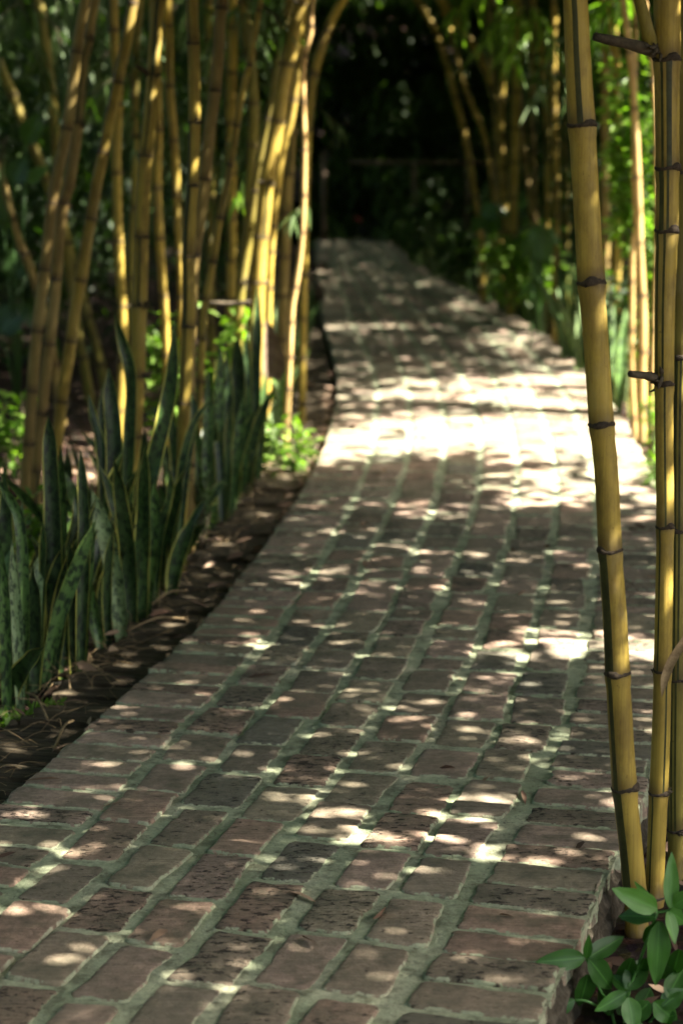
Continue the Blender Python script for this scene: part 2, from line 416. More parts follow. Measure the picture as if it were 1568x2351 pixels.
# ------------------------------------------------------------------ bamboo culms
def catmull(P, n):
    P = [P[0]+(P[0]-P[1])]+P+[P[-1]+(P[-1]-P[-2])]; out = []
    for i in range(1, len(P)-2):
        a, b_, c, d = P[i-1], P[i], P[i+1], P[i+2]
        for k in range(n):
            t = k/n; out.append(.5*((2*b_)+(c-a)*t+(2*a-5*b_+4*c-d)*t*t+(3*b_-a-3*c+d)*t**3))
    out.append(P[-2]); return out
def frames(pts):
    fr = []; up = Vector((0, 1, 0))
    for i, p in enumerate(pts):
        t = (pts[min(i+1, len(pts)-1)]-pts[max(i-1, 0)]).normalized()
        x = up.cross(t).normalized(); y = t.cross(x).normalized(); fr.append((x, y, t))
    return fr
def tube(pts, rad, sides=12, V=None, F=None, cap=True):
    V = [] if V is None else V; F = [] if F is None else F
    fr = frames(pts); i0 = len(V)
    for p, r, (x, y, t) in zip(pts, rad, fr):
        for k in range(sides):
            a = 2*math.pi*k/sides; V.append(p+x*(r*math.cos(a))+y*(r*math.sin(a)))
    for i in range(len(pts)-1):
        for k in range(sides):
            a = i0+i*sides+k; b_ = i0+i*sides+(k+1) % sides; F.append((a, b_, b_+sides, a+sides))
    if cap:
        F.append(tuple(i0+k for k in reversed(range(sides)))); F.append(tuple(i0+(len(pts)-1)*sides+k for k in range(sides)))
    return V, F
ALLCULM = []
def culm(px, Y, wpx, label, mat='yellow', nodes=None, stripes=.3, group='golden bamboo culms', sides=14, gap=None, rough=.35, stubs=(), zbase=-.10, top=4.4, arch=None, Ys=None, striped=None, name='bamboo_culm'):
    """px: photo points from the top of the picture down; wpx: width (or widths) in photo pixels"""
    n = len(px); ws = wpx if isinstance(wpx, (list, tuple)) else [wpx]*n
    Yl = Ys or [Y]*n
    P = [at_y(x, y, yy) for (x, y), yy in zip(px, Yl)]
    R = [w_/2/ppm(yy)*.97 for w_, yy in zip(ws, Yl)]
    P = P[::-1]; R = R[::-1]; pyv = [q[1] for q in px][::-1]
    # down to the ground
    d = (P[0]-P[1]).normalized()
    if P[0].z > zbase+.02:
        dz = P[0].z-zbase; k = Vector((d.x*.5, 0, -1)); k = k/abs(k.z)
        P.insert(0, P[0]+k*(dz+.02)); R.insert(0, R[0]*1.03); pyv.insert(0, None)
    d = (P[-1]-P[-2]).normalized(); d = d/max(.3, d.z)
    c = float(np.interp(P[-1].y, YS, Cx)); tow = 1 if P[-1].x < c else -1
    if arch is None: arch = .9
    q = P[-1].copy(); zt = q.z; steps = 5
    for k in range(1, steps+1):
        f = k/steps; h = (top-zt)*f
        P.append(q+Vector((d.x*h+tow*arch*f*f, d.y*h, h))); R.append(R[-1]*.93)
    n0 = len(P)
    pts = catmull(P, 10); rad = []
    for i in range(n0-1):
        for k in range(10): rad.append(R[i]+(R[i+1]-R[i])*k/10)
    rad.append(R[-1])
    # arc length
    L = [0]
    for a, b_ in zip(pts[:-1], pts[1:]): L.append(L[-1]+(b_-a).length)
    L = np.array(L); A = np.array([tuple(p) for p in pts]); Rr = np.array(rad)
    def pos(l): return Vector([float(np.interp(l, L, A[:, i])) for i in range(3)])
    # nodes as arc lengths
    nl = []
    if nodes:
        yy = []
        for l_ in np.linspace(0, L[-1], 1200):
            p = pos(l_)-CAMP; u_ = p.z*math.cos(TH)+p.y*math.sin(TH); f_ = p.y*math.cos(TH)-p.z*math.sin(TH)
            yy.append(1175.5-u_/f_*FPX)
        yy = np.array(yy); ll = np.linspace(0, L[-1], 1200)
        for ny in nodes: nl.append(float(ll[np.abs(yy-ny).argmin()]))
        nl.sort(); g = gap or (np.mean(np.diff(nl)) if len(nl) > 1 else .28)
    else:
        g = gap or random.uniform(.20, .30); nl = [g*random.uniform(.3, .9)]
    while nl[-1] < L[-1]-g: nl.append(nl[-1]+g*random.uniform(.9, 1.1))
    while nl[0] > g*.8: nl.insert(0, nl[0]-g*random.uniform(.75, .95))
    # kink slightly at nodes
    if P[0].y < 13:
        pass
    V, F, MI, NN = [], [], [], []
    bounds = [0]+nl+[L[-1]]; ring_l, ring_k, ring_n, seg = [], [], [], []
    for si in range(len(bounds)-1):
        a, b_ = bounds[si], bounds[si+1]; ln = b_-a
        if ln < .02: continue
        for f in (0, .012/ln, .035/ln, .25, .5, .75, 1-.03/ln, 1-.008/ln):
            if f > 1 or f < 0: continue
            l_ = a+ln*f; dn = b_-l_; up_ = l_-a
            ring_l.append(l_); ring_k.append(1+.12*math.exp(-(dn/.012)**2)+.035*math.exp(-(up_/.03)**2)-.02*math.exp(-((dn-.03)/.02)**2))
            ring_n.append(math.exp(-(up_/.022)**2)*1.0+.35*math.exp(-(dn/.02)**2)); seg.append(si)
    order = np.argsort(ring_l, kind='stable'); ring_l = [ring_l[i] for i in order]; ring_k = [ring_k[i] for i in order]; ring_n = [ring_n[i] for i in order]; seg = [seg[i] for i in order]
    pp = [pos(l_) for l_ in ring_l]; rr = [float(np.interp(l_, L, Rr))*k for l_, k in zip(ring_l, ring_k)]
    org = P[0].copy(); org.z = zbase
    pl = [p-org for p in pp]
    tube(pl, rr, sides, V, F, True)
    NN = [nn for nn in ring_n for _ in range(sides)]
    strp = {}
    for si in range(len(bounds)-1):
        st = set()
        if random.random() < stripes:
            for _ in range(random.choice((1, 1, 2))):
                k0 = random.randrange(sides); st |= {k0, (k0+1) % sides} if random.random() < .5 and sides > 12 else {k0}
        strp[si] = st
    if striped:                                    # (photo y inside internode) -> face index range facing the camera
        for ny, ks in striped.items():
            ll = np.linspace(0, L[-1], 1200); best = min(range(1200), key=lambda i: abs(_py(pos(ll[i]))-ny)); l_ = ll[best]
            for si in range(len(bounds)-1):
                if bounds[si] <= l_ < bounds[si+1]: strp[si] = {k % sides for k in ks}
    for i in range(len(pl)-1):
        for k in range(sides): MI.append(1 if k in strp[seg[i]] else 0)
    MI += [0, 0]
    root = empty(name, org, label, 'bamboo', group)
    link('stem', mesh('stem', V, F, MI, nn=NN), [MT[mat], MT['stripe']], root)
    # node rings: only those inside the picture
    fr = frames(pp)
    for l_ in nl:
        p = pos(l_); yv = _py(p)
        if yv < -60 or yv > 2400: continue
        t = (pos(min(L[-1], l_+.02))-pos(max(0, l_-.02))).normalized(); r = float(np.interp(l_, L, Rr))
        NV, NF = [], []; hgt = max(.0045, r*(.24 if Y < 5 else .17))
        prof = [(-hgt*1.0, .985), (-hgt*.5, 1.075), (0, 1.13), (hgt*.45, 1.06), (hgt*.9, .99)]
        x = Vector((0, 1, 0)).cross(t).normalized(); yv2 = t.cross(x)
        tilt = random.uniform(-.25, .25); ph = random.uniform(0, 6.28); bud = random.uniform(3.6, 5.9) if Y < 5 else random.uniform(0, 6.28); budz = hgt*random.uniform(.8, 2.4)
        ns = max(12, sides)
        for dz, k_ in prof:
            for j in range(ns):
                a = 2*math.pi*j/ns; bb = math.exp(-((math.cos(a-bud)-1)/.12)**2)
                off = tilt*hgt*math.cos(a-ph)+random.gauss(0, hgt*.13)+hgt*.28*math.sin(3*a+bud)*(1 if Y < 5 else .4)+bb*budz*(.6 if dz > 0 else 0)
                rr_ = r*(k_+random.gauss(0, .012)+bb*.12*(k_ > 1))
                NV.append(p-org+t*(dz+off)+x*(rr_*math.cos(a))+yv2*(rr_*math.sin(a)))
        for i in range(len(prof)-1):
            for j in range(ns):
                a = i*ns+j; b_ = i*ns+(j+1) % ns; NF.append((a, b_, b_+ns, a+ns))
        nodeo = link('node', mesh('node', NV, NF), MT['node'], root)
        if random.random() < rough:                # ragged husk and cut twigs left at the node
            HV, HF = [], []; side_a = random.uniform(0, 6.28)
            for q in range(random.randint(4, 8)):
                a = side_a+random.gauss(0, .5); o_ = x*math.cos(a)+yv2*math.sin(a)
                dirv = (o_*random.uniform(.7, 1.2)+t*random.uniform(-.2, .9)+Vector((random.gauss(0, .3), random.gauss(0, .3), random.gauss(0, .3)))).normalized()
                ln = r*random.uniform(.4, 1.5)*(.55 if Y < 5 else 1); b0 = p-org+o_*r*.85+t*random.gauss(0, r*.25); w0 = r*random.uniform(.14, .30)
                mid = b0+dirv*ln*.5+Vector((random.gauss(0, .1), random.gauss(0, .1), random.gauss(0, .1)))*ln
                tube([b0, mid, b0+dirv*ln], [w0, w0*.7, w0*.15], 5, HV, HF)
            link('husk', mesh('husk', HV, HF), MT['stub'], nodeo)
    for (x0, y0, x1, y1, w0, w1, kind) in stubs:
        a = at_y(x0, y0, Y)-org; b_ = at_y(x1, y1, Y-.05)-org; mid = (a+b_)/2+Vector((0, 0, .001))
        HV, HF = tube([a, a*.7+b_*.3, mid, a*.2+b_*.8, b_], [w0/2/ppm(Y)*f for f in (1.35, 1.05, .9, .85, .8*w1/w0+.15)], 10)
        if kind == 'stub':
            for q in range(9):
                o_ = Vector((random.gauss(-.6, .6), random.gauss(-.5, .5), random.gauss(0, .8))).normalized(); b0 = a+Vector((random.gauss(0, .006), -.01, random.gauss(0, .008)))
                tube([b0, b0+o_*.012, b0+o_*random.uniform(.016, .034)], [.006, .0045, .0012], 6, HV, HF)
        link('branch_stub' if kind == 'stub' else kind, mesh('stub', HV, HF), MT['stub'] if kind == 'stub' else MT['olive'], root)
    ALLCULM.append((root, pp, rr)); return root
def _py(p):
    q = p-CAMP; u_ = q.z*math.cos(TH)+q.y*math.sin(TH); f_ = q.y*math.cos(TH)-q.z*math.sin(TH)
    return 1175.5-u_/f_*FPX if f_ > .1 else 9e3

GL = 'bamboo culms left of the path'; GR = 'bamboo culms right of the path'
# left grove
culm([(-20,110),(22,200),(62,300),(107,412),(153,551),(190,680),(235,852)], 12.2, 23, 'thin olive bamboo culm leaning right in from the upper left picture edge', 'olive', group=GL, sides=10, arch=-1.6)
culm([(88,0),(100,45),(112,150),(120,212),(127,300),(133,380),(150,560),(170,690),(205,900)], 11.6, 23, 'leaning bamboo culm crossing behind the brown pair at far left', 'olive', nodes=[45, 212, 380, 560], group=GL, sides=10)
culm([(0,400),(15,450),(38,537),(65,600),(90,680),(120,800)], 10.6, 22, 'lowest leaning culm at the left picture edge, base hidden behind the brown pair', 'aged', group=GL, sides=10, arch=-1.4)
culm([(197,0),(177,120),(155,295),(130,412),(120,467),(110,562),(98,660),(85,770),(75,893),(66,1016),(60,1100)], 7.85, [24,25,26,27,27,27,27,28,28,28,28], 'brown mottled culm, left one of the touching pair at far left', 'aged', nodes=[120,295,467,619,760,897,1020], group=GL, rough=.8)
culm([(219,0),(205,88),(190,150),(180,283),(160,425),(148,462),(135,562),(130,641),(117,770),(104,880),(96,950),(88,1040),(84,1100)], 8.0, [22,24,26,26,27,27,27,27,27,27,27,27,27], 'brown mottled culm, right one of the touching pair at far left', 'aged', nodes=[88,283,465,641,790,950], group=GL, rough=.8)
culm([(307,0),(300,45),(290,100),(272,185),(250,287),(238,350),(222,425),(210,502),(199,560),(189,633),(175,701),(164,783),(153,852),(142,926),(134,1002),(127,1080)], 8.1, [25,26,26,26,26,27,27,27,27,28,28,28,28,28,28,28], 'clean yellow culm leaning right, rising behind the tall dark snake plant leaf', 'yellow', nodes=[8,188,352,503,645,785,922], group=GL, rough=.15, striped={260:[8], 100:[8]})
culm([(364,0),(357,100),(352,172),(345,275),(336,357),(330,450),(326,545),(324,633),(321,707),(317,863),(309,1002),(298,1111),(291,1180)], 7.15, [30,31,31,32,33,34,34,35,36,36,36,36,37], 'thick yellow culm with long black green stripe, standing in the snake plants', 'yellow', nodes=[172,357,545,703,863,1003,1140], group=GL, rough=.5, sides=20, stripes=0, striped={80:[14,15], 260:[14], 620:[14], 1060:[14], 450:[11]}, stubs=[(345,172,312,150,12,4,'stub')])
culm([(262,60),(268,150),(272,240),(268,340),(270,470),(273,551),(276,633),(281,701),(284,824),(280,865)], 9.2, 23, 'yellow culm just left of the thick striped one, partly sunlit', 'yellow', nodes=[240,400,556,705], group=GL, sides=12)
culm([(318,40),(312,130),(310,260),(310,450),(302,600),(303,750)], 10.6, 19, 'slim grey green culm behind the thick striped one', 'olive', nodes=[315,480,640], group=GL, sides=10)
culm([(352,0),(360,140),(364,300),(362,430),(368,560),(374,650),(380,760)], 9.4, 21, 'orange sunlit culm close behind the right side of the thick striped one', 'yellow', nodes=[60,300,435,550,680], group=GL, sides=12)
culm([(387,0),(388,70),(390,200),(400,320),(407,450),(412,550),(416,640)], 9.5, 20, 'straight slim culm between the thick striped one and the crossing pair', 'yellow', nodes=[60,200,325,452,580], group=GL, sides=12, rough=.7)
culm([(442,0),(445,100),(447,281),(443,415),(437,500),(433,590),(434,688),(431,770),(427,852),(424,928),(421,1016),(419,1110),(414,1250)], 6.75, [29,29,28,29,29,30,30,31,31,31,31,31,30], 'tall culm with dark stripe, left of the crossing pair, bare base by the timber ledge', 'yellow', nodes=[100,281,428,588,750,928,1098,1230], group=GL, rough=.8, sides=18, striped={350:[10,11], 500:[10,11,12], 660:[10,11,12], 20:[11]})
culm([(511,0),(502,125),(493,219),(480,312),(472,406),(461,500),(449,578),(443,680),(438,800),(436,930)], 7.3, [27,28,28,28,28,27,27,26,26,26], 'greyish culm leaning right, right one of the crossing pair', 'aged', nodes=[20,208,412,585], group=GL, rough=.8)
culm([(597,10),(590,50),(574,140),(555,219),(543,297),(527,390),(508,484),(493,578),(474,687),(466,760)], 8.0, [12,13,15,16,16,16,17,17,18,18], 'thin culm leaning strongly right across the middle of the left grove', 'yellow', nodes=[150,290,380,500,600], group=GL, sides=12, rough=.6, arch=.4)
culm([(537,0),(533,156),(530,281),(532,406),(533,531),(530,700)], 11.2, 24, 'upright dim culm behind the thin leaning one', 'yellow', nodes=[65,170,285,400], group=GL, sides=10)
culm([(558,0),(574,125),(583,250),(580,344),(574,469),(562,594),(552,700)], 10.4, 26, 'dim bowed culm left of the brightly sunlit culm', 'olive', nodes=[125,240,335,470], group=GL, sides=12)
culm([(693,0),(674,94),(658,156),(640,266),(624,359),(612,422),(605,500),(598,562),(593,650),(590,720)], 9.45, [33,34,35,35,36,36,36,37,37,37], 'thickest brightly sunlit culm at the inner edge of the left grove', 'yellow', nodes=[8,150,280,420,545,650], group=GL, sides=18, rough=.4, arch=1.8, stripes=.15)
culm([(662,10),(655,47),(637,156),(624,250),(602,344),(587,437),(574,531),(560,625),(552,690)], 9.8, 22, 'dull culm leaning beside the left of the brightly sunlit culm', 'olive', nodes=[90,275,440,650], group=GL, sides=12)
culm([(702,50),(690,130),(677,219),(665,290),(649,344),(637,437),(629,500),(621,594),(617,700)], 9.7, 19, 'slim sunlit culm just right of the brightly sunlit culm', 'yellow', nodes=[140,230,440,520,580], group=GL, sides=12)
culm([(787,0),(755,62),(733,125),(721,172),(715,219),(708,297),(704,400),(700,520)], 10.6, [20,21,22,22,20,18,18,18], 'culm bending right over the path at the inner end of the left grove', 'yellow', nodes=[72,172,300,420], group=GL, sides=12, rough=.8, arch=2.2)
culm([(718,0),(713,78),(698,141),(696,219),(699,344),(697,469),(694,537),(687,609),(674,687),(669,740)], 9.2, [11,12,13,13,14,14,14,14,15,15], 'thin reddish culm with ragged dry husks, nearest the path in the left grove', 'straw', nodes=[60,130,235,345,450,537,660], group=GL, sides=10, rough=1.0)
culm([(672,200),(668,312),(660,437),(655,562),(650,700)], 11.3, 25, 'dark brown culm in shade right of the brightly sunlit culm', 'aged', group=GL, sides=10)
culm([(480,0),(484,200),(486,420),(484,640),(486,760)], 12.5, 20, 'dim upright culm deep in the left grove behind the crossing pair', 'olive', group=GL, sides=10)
# right foreground clump
culm([(1320,0),(1326,140),(1335,286),(1345,460),(1357,651),(1368,795),(1380,972),(1391,1080),(1400,1262),(1411,1420),(1417,1547),(1433,1808),(1449,1960),(1459,2080)], 3.62, [58,61,65,63,65,61,60,58,58,60,61,62,59,58], 'freestanding thick yellow culm in the right foreground, its foot at the path edge', 'yellow', nodes=[286,651,972,1262,1547,1808,2050], group=GR, sides=28, rough=.12, arch=.3, stripes=0, striped={150:[19,20], 1400:[15,16,17,18], 1680:[16,17], 1950:[15,16,17,18]})
culm([(1530,0),(1530,135),(1531,385),(1530,529),(1525,700),(1524,883),(1524,1000),(1526,1211),(1521,1500),(1516,1700),(1511,1820),(1505,1960),(1500,2100)], 3.78, [63,62,56,55,50,46,44,43,44,46,47,47,47], 'thick culm near the right picture edge, carrying cut dark branch stubs', 'yellow', nodes=[135,385,529,883,1211,1540,1820,2060], group=GR, sides=28, rough=.3, arch=.3, stripes=0, striped={260:[18,20,21], 450:[17,18,20], 700:[16,19], 1000:[20], 1350:[17], 1700:[22], 1950:[17]},
     stubs=[(1512,118,1364,84,27,19,'stub'), (1512,868,1445,858,20,15,'stub'), (1496,115,1452,-60,30,40,'branch')])
culm([(1572,0),(1568,250),(1567,529),(1562,800),(1558,1000),(1557,1211),(1554,1545),(1552,1800),(1553,1950),(1552,2100)], 3.95, 46, 'green striped culm cut off by the right picture edge', 'olive', nodes=[395,820,1214,1560,1905], group=GR, sides=28, rough=.4, arch=.3, stripes=.9, striped={1000:[15,17,18,20], 1400:[15,16,18,20], 1700:[15,16,18], 1850:[15,17,19]})
# sunlit thin culms right of the path
culm([(1459,60),(1457,170),(1456,290),(1455,403),(1460,520),(1451,573),(1450,716),(1449,846),(1455,982)], 10.3, [10,11,12,13,13,13,13,13,15], 'leftmost of the three thin sunlit culms behind the right foreground culms', 'straw', nodes=[170,280,405,520,650,760,860], group=GR, sides=10, rough=.6)
culm([(1448,150),(1458,300),(1465,469),(1468,573),(1473,677),(1475,768),(1473,846),(1473,960)], 10.2, [16,18,19,20,21,22,22,22], 'middle and thickest of the three thin sunlit culms behind the right foreground culms', 'straw', nodes=[250,410,560,680,810,930], group=GR, sides=12, rough=.8)
culm([(1508,480),(1505,620),(1501,758),(1498,846),(1496,911),(1491,990)], 9.9, 13, 'rightmost of the three thin sunlit culms, beside the dark branch stub', 'straw', nodes=[620,760,900], group=GR, sides=10)
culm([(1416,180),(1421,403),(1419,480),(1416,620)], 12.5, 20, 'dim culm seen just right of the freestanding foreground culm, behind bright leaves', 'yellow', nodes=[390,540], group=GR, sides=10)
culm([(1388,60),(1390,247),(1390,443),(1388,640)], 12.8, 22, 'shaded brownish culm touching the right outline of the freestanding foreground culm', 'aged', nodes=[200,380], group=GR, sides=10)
# far right grove
far = [
 ([(1272,20),(1270,143),(1276,365),(1278,514),(1276,600)], 15.5, 15, 'straight dim culm left of the freestanding foreground culm, lit in spots', 'yellow'),
 ([(1175,20),(1164,103),(1156,171),(1150,257),(1153,400),(1160,520)], 17.5, 16, 'far right grove culm with one warm sunlit spot high on it', 'yellow'),
 ([(1190,0),(1187,114),(1184,257),(1178,445),(1176,520)], 17.0, 22, 'thickest upright culm of the far right grove', 'yellow'),
 ([(959,0),(1005,86),(1039,200),(1067,314),(1090,445),(1100,520)], 18.5, 15, 'long far culm leaning left over the dark end of the path', 'yellow'),
 ([(1005,-10),(1044,46),(1107,143),(1136,228),(1148,340),(1150,460)], 18.0, 18, 'far culm bowing left from the right grove, second from the dark gap', 'yellow'),
 ([(1030,60),(1067,200),(1113,320),(1130,445),(1134,520)], 18.8, 12, 'thin far culm between the two that lean left', 'yellow'),
 ([(1236,60),(1244,143),(1256,285),(1256,428),(1254,540)], 16.5, 14, 'slim far culm left of the straight dim one', 'yellow'),
 ([(1190,200),(1204,354),(1216,457),(1224,560)], 17.2, 12, 'short slanting far culm right of the thickest one', 'aged'),
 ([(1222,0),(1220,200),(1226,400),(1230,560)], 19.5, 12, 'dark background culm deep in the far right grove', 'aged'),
 ([(1120,-10),(1128,150),(1140,330),(1144,470)], 21, 12, 'background culm behind the warm spotted one', 'aged'),
 ([(1302,0),(1298,260),(1300,560)], 17.5, 14, 'shaded culm hidden mostly by the freestanding foreground culm', 'olive'),
]
for p, Y, w_, lb, mt in far: culm(p, Y, w_, lb, mt, group='culms of the far right grove', sides=10, arch=1.6, rough=.2)

# ------------------------------------------------------------------ leaves
LEAF_T = np.array([(0, 0, 0), (-.5, .25, .06), (0, .3, 0), (.5, .25, .06), (-.42, .6, .05), (0, .65, 0), (.42, .6, .05), (0, 1, 0)], float)
LEAF_F = np.array([(0, 2, 1, 1), (0, 3, 2, 2)])
def leaves(name, pos, dirs, L, W, droop=.35, simple=False):
    n = len(pos); dirs = dirs/np.linalg.norm(dirs, axis=1, keepdims=True)
    up = np.tile([0, 0, 1.], (n, 1))+RNG.normal(0, .55, (n, 3))
    side = np.cross(dirs, up); side /= np.linalg.norm(side, axis=1, keepdims=True)+1e-9; nor = np.cross(side, dirs)
    L = np.broadcast_to(L, n)[:, None]; W = np.broadcast_to(W, n)[:, None]
    rnd = RNG.random(n)
    if simple:
        T = np.array([(0, 0, 0), (-.5, .4, .05), (0, 1, 0), (.5, .4, .05)]); F0 = np.array([(0, 3, 2, 1)])
        V = np.stack([pos+side*W*t[0]+dirs*L*t[1]+nor*W*t[2]-np.array([0, 0, 1.])*L*droop*t[1]**2 for t in T], 1)
    else:
        T = LEAF_T; F0 = np.array([(0, 3, 2, 0), (0, 2, 1, 0), (2, 3, 6, 5), (1, 2, 5, 4), (5, 6, 7, 5), (4, 5, 7, 4)])
        V = np.stack([pos+side*W*t[0]+dirs*L*t[1]+nor*W*t[2]*2-np.array([0, 0, 1.])*L*droop*t[1]**2 for t in T], 1)
    k = len(T)
    if simple:
        F = (F0[None]+np.arange(n)[:, None, None]*k).reshape(-1, 4)
        return np_mesh(name, V.reshape(-1, 3), F, rnd=np.repeat(rnd, k))
    tri = np.array([(0, 3, 2), (0, 2, 1), (2, 3, 6), (2, 6, 5), (1, 2, 5), (1, 5, 4), (5, 6, 7), (4, 5, 7)])
    F = (tri[None]+np.arange(n)[:, None, None]*k).reshape(-1, 3)
    return np_mesh(name, V.reshape(-1, 3), F, rnd=np.repeat(rnd, k))
def rdir(n, down=.3, flat=.6):
    a = RNG.random(n)*2*math.pi; z = RNG.normal(-down, .35, n)
    return np.c_[np.cos(a), np.sin(a), z]

# how much sun reaches the ground: wide gap in the canopy over the middle of the path
def sun_T(gx, gy):
    T = np.where((gy > 4.5) & (gy < 9), .026, .012)
    def blob(cx, cy, rx, ry, v, p=2):
        nonlocal T
        d = (np.abs((gx-cx)/rx)**p+np.abs((gy-cy)/ry)**p); T = np.maximum(T, v*np.exp(-d))
    blob(1.0, 9.85, .72, .62, 1.7, 2.5); blob(.25, 9.5, .75, .42, .8, 3); blob(-.3, 9.3, .6, .26, .7, 2); blob(1.45, 9.2, .6, .9, .7, 3)
    blob(1.25, 11.4, .75, .95, .85, 3); blob(.35, 11.5, .9, .6, .42, 2)
    blob(-.85, 9.5, .8, .8, .75, 3)
    blob(1.15, 8.1, .5, .6, .42, 3)
    blob(.80, 5.45, .38, .17, .62, 3)
    blob(.0, 3.9, .8, .2, .08, 2)
    T = np.where(gy > 12.6, .014, T); blob(-.1, 13.2, 2, .9, .07, 2); blob(.3, 15.6, 1.2, .5, .2, 2)
    T = np.where(gy > 17, .02, T); blob(1.45, 15, .45, 4.5, .26, 4)
    T = np.where((gx < -1.35) & (gy < 8.6), .016, T); T = np.where(gy > 25, .015, T)
    return np.clip(T, 0, 1)
SV = np.array(SUND)
HX0, HX1, HY0, HY1, HR = -2.4, 2.5, 2.2, 20.5, .009
def hole_map():
    """gaps cut along the sun rays, sized and placed to steer light onto the ground"""
    nx, ny = int((HX1-HX0)/HR), int((HY1-HY0)/HR); H = np.zeros((nx, ny), bool)
    n = 130000; gx = RNG.uniform(HX0, HX1, n); gy = RNG.uniform(HY0, HY1, n); area = (HX1-HX0)*(HY1-HY0)
    clump = np.array([noise_at(x, y) for x, y in zip(gx, gy)])
    T0 = sun_T(gx, gy); T = np.clip(T0*np.where(T0 < .3, np.clip(clump*1.3-.3, 0, 3), np.clip(.30+.75*clump, .22, 1.6)), 0, .975)
    r = RNG.uniform(.008, .017, n)*(1+T*3.9)
    want = -np.log(1-T)/(math.pi*r*r)*.95            # holes per square metre
    k = RNG.random(n) < want*area/n
    for x, y, rr in zip(gx[k], gy[k], r[k]):
        i, j, q = int((x-HX0)/HR), int((y-HY0)/HR), int(rr/HR)+1
        i0, i1, j0, j1 = max(0, i-q), min(nx, i+q+1), max(0, j-q), min(ny, j+q+1)
        if i1 <= i0 or j1 <= j0: continue
        ii, jj = np.mgrid[i0:i1, j0:j1]; H[i0:i1, j0:j1] |= ((ii-i)**2+(jj-j)**2)*HR*HR < rr*rr
    return H
def noise_at(x, y):
    from mathutils import noise as mn
    return 1.1+1.9*mn.noise(Vector((x*1.6, y*1.6, 3)))+1.3*mn.noise(Vector((x*4.2, y*4.2, 8)))
def build_canopy():
    pos, dirs, Ls, Ws = [], [], [], []
    H = hole_map(); print('open', H.mean())
    def layer(x0, x1, y0, y1, L, W, lai, zlo, zhi, fine=False):
        n = int((x1-x0)*(y1-y0)*lai/(L*W*.5)); g = np.c_[RNG.uniform(x0, x1, n), RNG.uniform(y0, y1, n)]
        z = RNG.uniform(zlo, zhi, n)+(np.clip(g[:, 1]-11, 0, 9)*.10 if fine else 0); d = rdir(n, .35); d /= np.linalg.norm(d, axis=1, keepdims=True); l = L*RNG.uniform(.7, 1.3, n); w_ = W*RNG.uniform(.8, 1.2, n)
        if fine:
            T = np.zeros(n, bool)
            gd = d[:, :2]-SV[:2]/SV[2]*d[:, 2:3]       # how the leaf's axis falls on the ground
            for t in (0, .25, .5, .75, 1):
                q = g+gd*(l*t)[:, None]; i = np.clip(((q[:, 0]-HX0)/HR).astype(int), 0, H.shape[0]-1); j = np.clip(((q[:, 1]-HY0)/HR).astype(int), 0, H.shape[1]-1); T |= H[i, j]
            k = ~T  # drop leaves that would shade a planned sun fleck
        else:
            T = sun_T(g[:, 0], g[:, 1])*np.where(g[:, 0] > 2, 1, .6); k = RNG.random(n) < np.clip(-np.log(np.clip(T, .01, .999))/lai*1.3, 0, 1)
        g, z, d, l, w_ = g[k], z[k], d[k], l[k], w_[k]
        pos.append(np.c_[g[:, 0]+SV[0]/SV[2]*z, g[:, 1]+SV[1]/SV[2]*z, z]); dirs.append(d); Ls.append(l); Ws.append(w_)
    layer(HX0+.05, HX1-.05, HY0+.05, HY1-.05, .095, .032, 6.6, 2.5, 3.3, True)
    layer(-9, HX0, -1, 34, .45, .10, 3.6, 3.7, 5.6)
    layer(HX1, 5.5, 3.5, 34, .45, .10, 3.6, 3.7, 5.6)
    layer(HX0, HX1, 20.4, 36, .45, .10, 5.0, 3.7, 5.4)
    layer(-7, -.6, -3.0, HY0, .30, .08, 1.8, 3.4, 4.8)  # unseen leaves over the camera, added to dim the foreground
    layer(-12, 9, 33.5, 52, .9, .30, 4.5, 6.5, 9)  # extra leaves added to keep sun off the far bank
    me = leaves('bamboo_canopy', np.concatenate(pos), np.concatenate(dirs), np.concatenate(Ls), np.concatenate(Ws), .0, True)
    o = link('bamboo_canopy', me, MT['canopy'], None, False)
    tag(o, 'leafy bamboo canopy closing over the brick path and casting the dappled shade', 'canopy', kind='stuff')
    print('canopy leaves', sum(map(len, pos)))
build_canopy()

def mass(name, boxes, L, W, mat, label, cat, down=.5, simple=False):
    pos = []
    for (x0, x1, y0, y1, z0, z1, n) in boxes:
        k = n; c = np.c_[RNG.uniform(x0, x1, max(3, k//40)), RNG.uniform(y0, y1, max(3, k//40)), RNG.uniform(z0, z1, max(3, k//40))]
        q = c[RNG.integers(0, len(c), k)]+RNG.normal(0, .16, (k, 3)); q[:, 2] = np.clip(q[:, 2], z0, z1+.3); pos.append(q)
    p = np.concatenate(pos); n = len(p)
    me = leaves(name, p, rdir(n, down), L*RNG.uniform(.6, 1.3, n), W*RNG.uniform(.7, 1.2, n), .35, simple)
    o = link(name, me, MT[mat], None, False); tag(o, label, cat, kind='stuff'); return o
